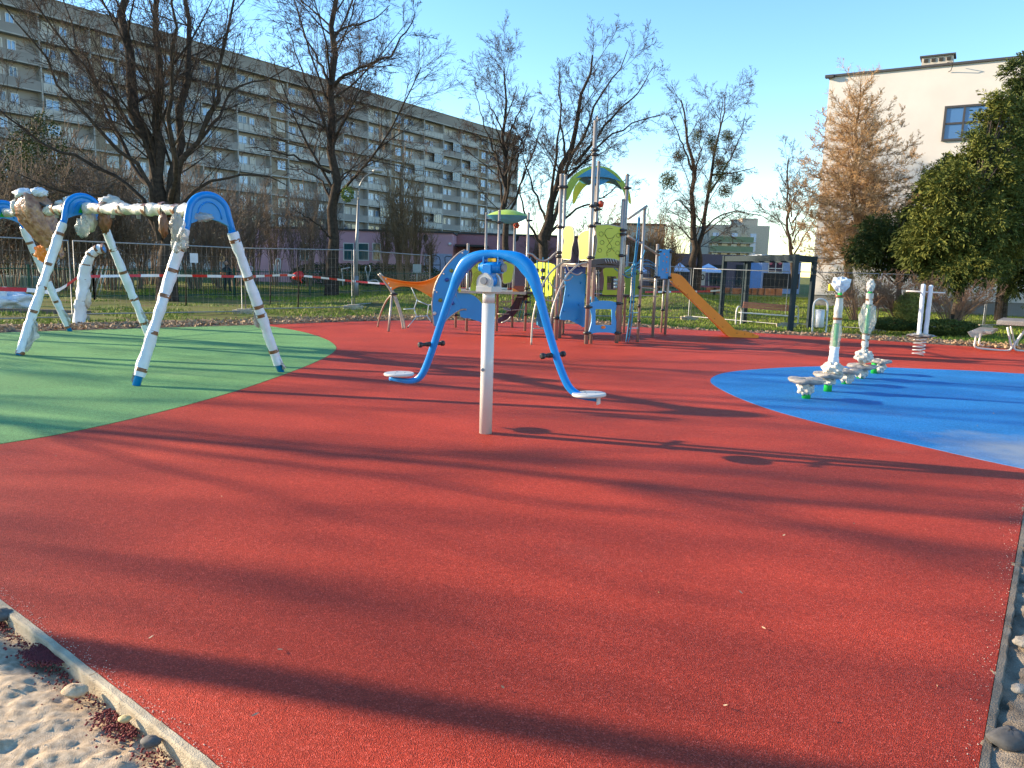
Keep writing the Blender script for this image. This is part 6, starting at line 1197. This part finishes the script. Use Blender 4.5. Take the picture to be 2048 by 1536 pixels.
# net pole, tubes and ropes on the right side
NP = post(1275, 684, 415, .034, ()); NPt = at(1294, 412, NP[1])
m = MB(); m.tube([at(1256, 438, PR[1] + .1), NPt], .03, 8); m.build('diagonal_tube', M_steel, ps)
S1 = post(1305, 673, 490, .036, (503, 554)); S2 = post(1330, 669, 500, .036, (503, 555)); S3 = post(1322, 665, 556, .026, (585, 620)); S4 = post(1247, 666, 492, .034, (571, 592))
m = MB(); m.tube([at(1256, 472, PR[1] + .1), at(1318, 510, S1[1])], .03, 8); m.build('diagonal_tube', M_steel, ps)
for pts_ in [[(1279, 432), (1274, 470), (1271, 510), (1268, 532)], [(1277, 434), (1272, 490), (1266, 530), (1250, 545)], [(1280, 436), (1277, 480), (1272, 525), (1284, 515), (1290, 500)], [(1268, 530), (1266, 560), (1262, 600), (1258, 640), (1252, 684)], [(1271, 532), (1269, 570), (1266, 620), (1262, 655), (1256, 686)], [(1266, 538), (1260, 555), (1240, 545), (1228, 536)]]:
    m = MB(); m.tube(crv([at(x, y, 17.1) for x, y in pts_], 4), .012, 6); m.build('rope', M_rope, ps)
for y in range(540, 580, 6): m = MB(); m.tube([at(1262, y, 17.1), at(1270, y, 17.1)], .008, 5); m.build('rope_rung', M_rope, ps)
for k, y in enumerate((593, 626, 657)): m = MB(); m.tube([at(1259, y, 17.1), at(1278, y - 1, 17.2)], .012, 6); m.build('rope_rung', M_ropeg, ps)
m = MB(); m.ball(at(1270, 530, 17.1), .04, 8, 6); m.build('rope_knot', M_rope, ps)
for y in (545, 575, 612, 642): m = MB(); m.ball(at(1278 if y > 560 else 1283, y, NP[1] - .03), .04, 8, 6, nz=.2); m.build('rope_clamp', M_blk, ps)
for k in range(5):
    m = MB(); m.tube(crv([at(1236 + k * 3, 532 + k * 3, 17.6), at(1255, 540 + k * 4, 17.8), at(1290, 520 + k * 6, 18.2), at(1312, 530 + k * 5, 18.8)], 4), .008, 5); m.build('net_rope', M_rope if k < 3 else M_blk, ps)
for y, x in ((560, 1296), (575, 1300), (590, 1290)): m = MB(); m.tube([at(x - 18, y, 18.2), at(1316, y + 3, 18.9)], .012, 5); m.build('foot_bar', M_steel, ps)
o, f, n = panel(S1, S2, [(1319, 501), (1325, 499), (1336, 499), (1342, 500), (1341, 528), (1340, 555), (1330, 557), (1316, 554), (1318, 528)], M_pb, name='slide_panel', smooth=2)
for (x, y, w_, h_) in [(1327, 508, 3.5, 3), (1332, 514, 6, 2), (1339, 508, 3, 3), (1325, 522, 4, 2), (1332, 524, 2, 4), (1324, 539, 3, 3), (1332, 539, 2, 6), (1331, 545, 8, 2)]: m = MB(); k_ = S1[1] / F; m.box(f(x, y) + n * .012, (w_ * k_, .012, h_ * k_)); m.build('note_inlay', M_or if x != 1339 else mat('red_orange', (.5, .07, .03)), o)
z5 = at(1325, 558, 19.3)[2]; m = MB(); m.plate([np.array([x, y, z5]) for x, y in ((S1[0], S1[1]), (S2[0], S2[1]), (S2[0] - .5, S2[1] + .7), (S1[0] - .5, S1[1] + .7))], .04, (0, 0, 1)); m.build('slide_deck', M_deck, ps)
# slide
SA, SB = np.array([S2[0] - .02, S2[1] - .05, 0]), np.array([6.3, 19.28, 0]); fs = PX(SA, SB); Z5 = lambda q: (1250 + q[0] / 5.12, 400 + q[1] / 5.12)
out = [Z5(q) for q in [(478, 762), (500, 750), (540, 756), (580, 775), (620, 812), (720, 935), (860, 1070), (1000, 1200), (1130, 1330), (1160, 1342), (1210, 1348), (1290, 1362), (1368, 1385), (1366, 1420), (1220, 1417), (1080, 1410), (1040, 1380), (860, 1195), (700, 1040), (590, 940), (520, 880), (490, 850), (478, 800)]]
ns_ = np.array([SB[1] - SA[1], -(SB[0] - SA[0]), 0.]); ns_ /= np.linalg.norm(ns_); ns_ = ns_ if ns_[1] < 0 else -ns_
M_sl = mat('slide_orange', (.90, .27, .015), .35, var=.05, coat=.2)
sp0 = [fs(*q) for q in out]
for off, nm_ in ((0, 'near'), (.5, 'far')): m = MB(); m.plate([p - ns_ * off for p in sp0], .03, ns_); o = m.build('side_panel', M_sl, ps)
bed = [fs(*Z5(q)) for q in [(480, 830), (560, 895), (700, 1020), (860, 1175), (1050, 1365), (1100, 1392), (1360, 1405)]]; m = MB(); V = []
for p in bed: V += [p - ns_ * .016, p - ns_ * .484]
m.add(V, [(2 * i, 2 * i + 2, 2 * i + 3, 2 * i + 1) for i in range(len(bed) - 1)]); o = m.build('slide_bed', M_steel, ps); o.modifiers.new('t', 'SOLIDIFY').thickness = .01
for q in [(550, 880), (640, 965), (915, 1215), (1145, 1362), (1225, 1372), (1310, 1382), (1000, 1300)]: m = MB(); m.ball(fs(*Z5(q)) + ns_ * .015, .013, 8, 5); m.build('bolt', mat('dark_orange', (.25, .06, .01)), ps)
# ------------------------------------------------------------------ stepping posts on the blue field
specs = [((1612, 797), (1612, 760), 39, 'nearest stepping post with a wide wrapped disc and green stub', None), ((1655, 783), (1657, 749), 32, 'second stepping post carrying the taller straight wrapped handle', (1683, 562)), ((1690, 768), (1696, 741), 30, 'middle stepping post with a low wrapped disc between the two handles', None), ((1720, 757), (1724, 732), 32, 'fourth stepping post carrying the handle with a ballooning film bag', (1742, 564)), ((1748, 747), (1764, 722), 24, 'farthest stepping post with a small tilted wrapped disc', None)]
for k, (bp_, dp, rp, lab, tall) in enumerate(specs):
    b_ = g(*bp_); Y = b_[1]; t = thing('stepping_post', lab, 'stepping post', b_, 'stepping posts on the blue field'); c_ = at(dp[0], dp[1], Y); c_[0] = b_[0] + (c_[0] - b_[0]) * .7; r = rp / F * Y * .9
    m = MB(); m.tube([b_, np.array([b_[0], b_[1], c_[2] - .02])], .055, 16); m.build('stub', M_green, t)
    m = MB(); V, Q = crumple(c_ - np.array([0, 0, .10]), (.10, .10, .10 if k != 1 else .05), seed=k, nz=.2); m.add(V, Q, 0, False); m.build('wrapping', M_wrapd, t)
    m = MB(); V = []; nn = 36
    for q, (rr_, zz) in enumerate([(.05, .018), (.6, .026), (.93, .018), (1.0, -.004), (.9, -.03), (.45, -.045), (.3, -.08)]):
        for i in range(nn): a = 2 * math.pi * i / nn; w_ = r * rr_ * (1 + .05 * math.sin(5 * a + k) + .03 * random.uniform(-1, 1)); V.append(c_ + np.array([math.cos(a) * w_, math.sin(a) * w_, zz + random.uniform(-.004, .004) + .01 * math.sin(3 * a + k)]))
    m.add(V, [(q * nn + i, q * nn + (i + 1) % nn, (q + 1) * nn + (i + 1) % nn, (q + 1) * nn + i) for q in range(6) for i in range(nn)], 0, True); m.f.append(tuple(range(nn))); m.m.append(0); m.sm.append(False)
    m.build('wrapped_disc', mat('grey_film', (.22, .19, .16), .3, col2=(.46, .41, .35), vs_=12, bump=.8, bs=30), t)
    m = MB(); V, Q = wraptube(c_ - np.array([0, 0, .065]), c_ - np.array([0, 0, .05]), .06, k, 2, .05); m.add(V, Q, 0, True); m.build('tape_band', M_tapeb, t)
    if tall:
        a_ = at(*( (1664, 748) if k == 1 else (1727, 722)), Y); e_ = at(*tall, Y); e_[1] = a_[1]; d = e_ - a_; m = MB(); m.tube([a_, e_], .03, 10); h_ = m.build('handle_post', M_green, t)
        m = MB(); V, Q = crumple(a_ + d * .06, (.13, .13, .10), seed=k + 5); m.add(V, Q, 0, False); m.build('wrapped_collar', M_wrapd, h_)
        def wr(f0, f1_, r_, sd_, mm=M_wrap, lump=.18): m = MB(); V, Q = wraptube(a_ + d * f0, a_ + d * f1_, r_, sd_, 18, lump); m.add(V, Q, 0, True); m.build('wrapping', mm, h_)
        if k == 1:
            wr(.1, .3, .07, 1, M_wrap); wr(.3, .55, .062, 2, M_film); wr(.55, .82, .052, 3, M_wrapd); bands = (.16, .60, .84); top = a_ + d * .95; tsc = (.11, .09, .11)
        else:
            wr(.12, .2, .05, 1, M_wrapd); wr(.2, .34, .05, 2, M_wrapd); m = MB(); V, Q = crumple(a_ + d * .54, (.13, .1, .25), seed=9, nz=.12); m.add(V, Q, 0, False); m.build('film_bag', M_film, h_); wr(.72, .86, .05, 4, M_wrapd); bands = (.17, .27, .34, .78); top = a_ + d * .95; tsc = (.06, .06, .1)
        for f_ in bands: m = MB(); V, Q = wraptube(a_ + d * (f_ - .012), a_ + d * (f_ + .012), .055 if k == 3 else .062, 3, 2, .08); m.add(V, Q, 0, True); m.build('tape_band', M_tapeb, h_)
        m = MB(); V, Q = crumple(top, tsc, seed=k + 8, nz=.16); V = [v + (v - top) * [1, 1, 0] * ((v[2] - top[2]) / tsc[2] * .45 if k == 1 else 0) for v in V]; m.add(V, Q, 0, False); m.build('film_cap', M_wrapd if k == 3 else M_wrap, h_)
# ------------------------------------------------------------------ spring rocker
b_ = g(1836, 712); Yk = b_[1]; t = thing('spring_rocker', 'spring rocker with coil spring and two white wrapped uprights', 'spring rocker', b_)
m = MB(); zt = at(1836, 676, Yk)[2]; m.tube([b_ + np.array([.115 * math.cos(a), .115 * math.sin(a), .02 + (zt - .02) * a / (5 * 2 * math.pi)]) for a in np.linspace(0, 5 * 2 * math.pi, 120)], .013, 6); m.build('spring', M_whtp, t)
m = MB(); m.box(np.array([b_[0], b_[1], zt + .03]), (.34, .26, .03)); m.build('top_plate', M_blk, t, bevel=.005); m = MB(); V, Q = crumple(np.array([b_[0], b_[1], zt + .05]), (.27, .15, .045), seed=4, nz=.25); m.add(V, Q, 0, False); m.build('wrapped_footrest', mat('grey_film', (.22, .19, .16)), t)
for (x0, y0, x1, y1) in ((1838, 668, 1847, 572), (1851, 668, 1862, 574)):
    p, q = at(x0, y0, Yk), at(x1, y1, Yk); m = MB(); V, Q = wraptube(p, q, .045, x0, 24, .05); m.add(V, Q, 0, True); m.ball(q, .047, 10, 8, nz=.05); m.build('wrapped_upright', M_wrap, t)
m = MB(); m.tube([at(1813, 582, Yk), at(1890, 586, Yk)], .016, 8); m.build('cross_handle', M_whtp, t)
# ------------------------------------------------------------------ picnic table
def ptube(t, pts, r=.024): m = MB(); m.tube(crv(pts, 4), r, 8); m.build('frame_tube', M_whtp, t)
Yp = 17.6; pt_ = thing('picnic_table', 'picnic table on white tube frame wrapped in grey film at the right edge', 'picnic table', at(2010, 700, Yp)); k_ = Yp / F
def slabp(nm_, px0, py, px1, dpt, th, mm, zoff=0): a_, b_2 = at(px0, py, Yp), at(px1, py, Yp); m = MB(); z = a_[2]; Lp, Wp = np.array([.60, .80, 0]), np.array([.80, -.60, 0]); m.box((a_ + b_2) / 2 + Lp * (dpt / 2 - .1), ((b_2[0] - a_[0]) * .85, dpt, th), (Wp, Lp, np.array([0, 0, 1.]))); o = m.build(nm_, mm, pt_, bevel=.012); return o
M_gf = mat('grey_film_table', (.15, .135, .125), .4, col2=(.27, .25, .23), vs_=5, bump=.6, bs=30)
slabp('bench', 1944, 664, 1985, 1.6, .07, M_gf); slabp('tabletop', 1994, 647, 2090, 1.7, .11, M_gf); slabp('bench', 2098, 668, 2138, 1.6, .07, M_gf)
for k, dy in enumerate((0.12, 1.1)):
    A = lambda x, y: at(x, y, Yp) + np.array([.60, .80, 0]) * dy
    ptube(pt_, [A(1951, 672), A(1949, 684), A(1948, 692), A(1956, 697), A(1985, 700), A(2012, 702), A(2022, 697), A(2020, 685), A(2014, 655)])
    ptube(pt_, [A(2052, 655), A(2038, 675), A(2028, 690), A(2030, 700), A(2050, 703), A(2100, 704), A(2128, 700), A(2130, 676)])
m = MB(); m.plate([at(x, y, Yp - .08) for x, y in [(1935, 664), (1950, 659), (1986, 660), (1984, 668), (1962, 671), (1958, 676), (1942, 674)]], .02, (0, 1, 0)); m.build('loose_film', M_film, pt_)
# ------------------------------------------------------------------ pergola, bench, litter bin
M_anth = mat('anthracite_paint', (.014, .028, .036), .55, spec=.3, var=.1)
pA_, pB_ = gt(1580, 664), gt(1617, 657); zA = pA_[2]; HP = 2.55
dr = np.array([at(1488, 646, 28.5)[0] - pA_[0], 28.5 - pA_[1], 0]); pC_ = pA_ + dr; pD_ = at(1441, 640, 29.8); pD_[2] = pC_[2]; 
pg = thing('pergola', 'dark anthracite steel pergola frame behind the slide end', 'pergola', (pA_ + pC_) / 2)
xy = [pA_, pB_, pC_, pD_]
for p in xy:
    m = MB(); d1 = (pC_ - pA_) / np.linalg.norm((pC_ - pA_)[:2]); a1 = np.array([d1[0], d1[1], 0]); a1 /= np.linalg.norm(a1); a2 = np.array([-a1[1], a1[0], 0]); w_ = .15 if p is not pD_ else .15
    m.box(np.array([p[0], p[1], p[2] + HP / 2]), (w_, w_, HP), (a1, a2, np.array([0, 0, 1.]))); m.build('post', M_anth, pg, bevel=.008)
def beam(a, b, z, w_=.1, h_=.2, nm_='beam', ex=0.0):
    d = (b - a) * [1, 1, 0]; L_ = np.linalg.norm(d); d /= L_; q = np.array([-d[1], d[0], 0]); c = (a + b) / 2; m = MB(); m.box(np.array([c[0], c[1], z]), (L_ - .17 + ex, w_, h_), (d, q, np.array([0, 0, 1.]))); m.build(nm_, M_anth, pg)
zt = pA_[2] + HP - .12
beam(pA_, pB_, zt); beam(pD_, pA_, zt); beam(pC_, pB_, zt - .0) if False else None
pE = pB_ + (pD_ - pA_) * .98; beam(pB_, pE, zt); beam(pD_, pE, zt)
m = MB(); m.box(np.array([pE[0], pE[1], pE[2] + HP / 2]), (.14, .14, HP)); m.build('post', M_anth, pg)
for k in range(1, 6): q0 = pA_ + (pD_ - pA_) * k / 6; q1 = pB_ + (pE - pB_) * k / 6; beam(q0, q1, zt + .07, .05, .1, 'rafter', .08)
bb = gt(1530, 650); t = thing('bench', 'white tube framed bench with reddish wooden slats before the pergola', 'bench', bb); Yb = bb[1] - .4
M_bw = mat('red_brown_wood', (.36, .12, .07), .6, col2=(.45, .17, .10), vs_=8)
for k in range(3): m = MB(); a_, b_2 = at(1487, 609 + k * .2, Yb), at(1579, 616 + k * .2, Yb); c = (a_ + b_2) / 2; d = b_2 - a_; L_ = np.linalg.norm(d); d /= L_; m.box(c + np.array([0, .0 + .03 * k, .07 - .075 * k]), (L_, .03, .065), (d, np.array([0, 1, 0.]), np.cross(d, (0, 1, 0)))); m.build('slat', M_bw, t)
for k in range(3): m = MB(); a_, b_2 = at(1476, 623, Yb), at(1590, 631, Yb); c = (a_ + b_2) / 2; d = b_2 - a_; L_ = np.linalg.norm(d); d /= L_; m.box(c + np.array([0, -.12 - .13 * k, -.02]), (L_, .11, .03), (d, np.array([0, 1, 0.]), np.cross(d, (0, 1, 0)))); m.build('seat_slat', M_plas, t)
for x0 in (1471, 1585): m = MB(); m.tube(crv([at(x0, 652, Yb), at(x0 + 2, 622, Yb), at(x0 + 7, 613, Yb + .2), at(x0 + 12, 620, Yb + .45), at(x0 + 10, 653, Yb + .45)], 5), .028, 8); m.build('end_frame', M_whtp, t)
lb2 = g(1640, 668, -.12); t = thing('litter_bin', 'white litter bin hanging in an arched tube frame beside the pergola', 'litter bin', lb2); Yb = lb2[1]
m = MB(); m.tube(crv(pl(Yb, (1624, 667), (1626, 630), (1628, 608), (1634, 600), (1642, 598), (1650, 601), (1655, 610), (1654, 635), (1651, 669)), 5), .028, 10); m.build('arch_frame', M_wht, t)
m = MB(); c0, c1 = at(1638, 655, Yb), at(1640, 621, Yb); m.tube([c0, c0 + (c1 - c0) * .05, c1], [.10, .135, .14], 20); m.build('bin_body', M_wht, t); m = MB(); m.disc(c1 + np.array([0, 0, .01]), .145, .03, 20); m.build('rim', M_wht, t)
m = MB(); m.plate([at(x, y, 12.6) for x, y in [(1656, 570), (1662, 566), (1671, 568), (1672, 580), (1660, 581)]], .03, (0, 1, 0)); 
for k, px in enumerate((1580,)): pass
m = MB(); c = at(1664, 575, 11.2); m.box(c, (.09, .05, .1)); tag(m.build('yellow_tag', M_yel), 'small yellow tag at the top of the straight wrapped handle', 'tag')
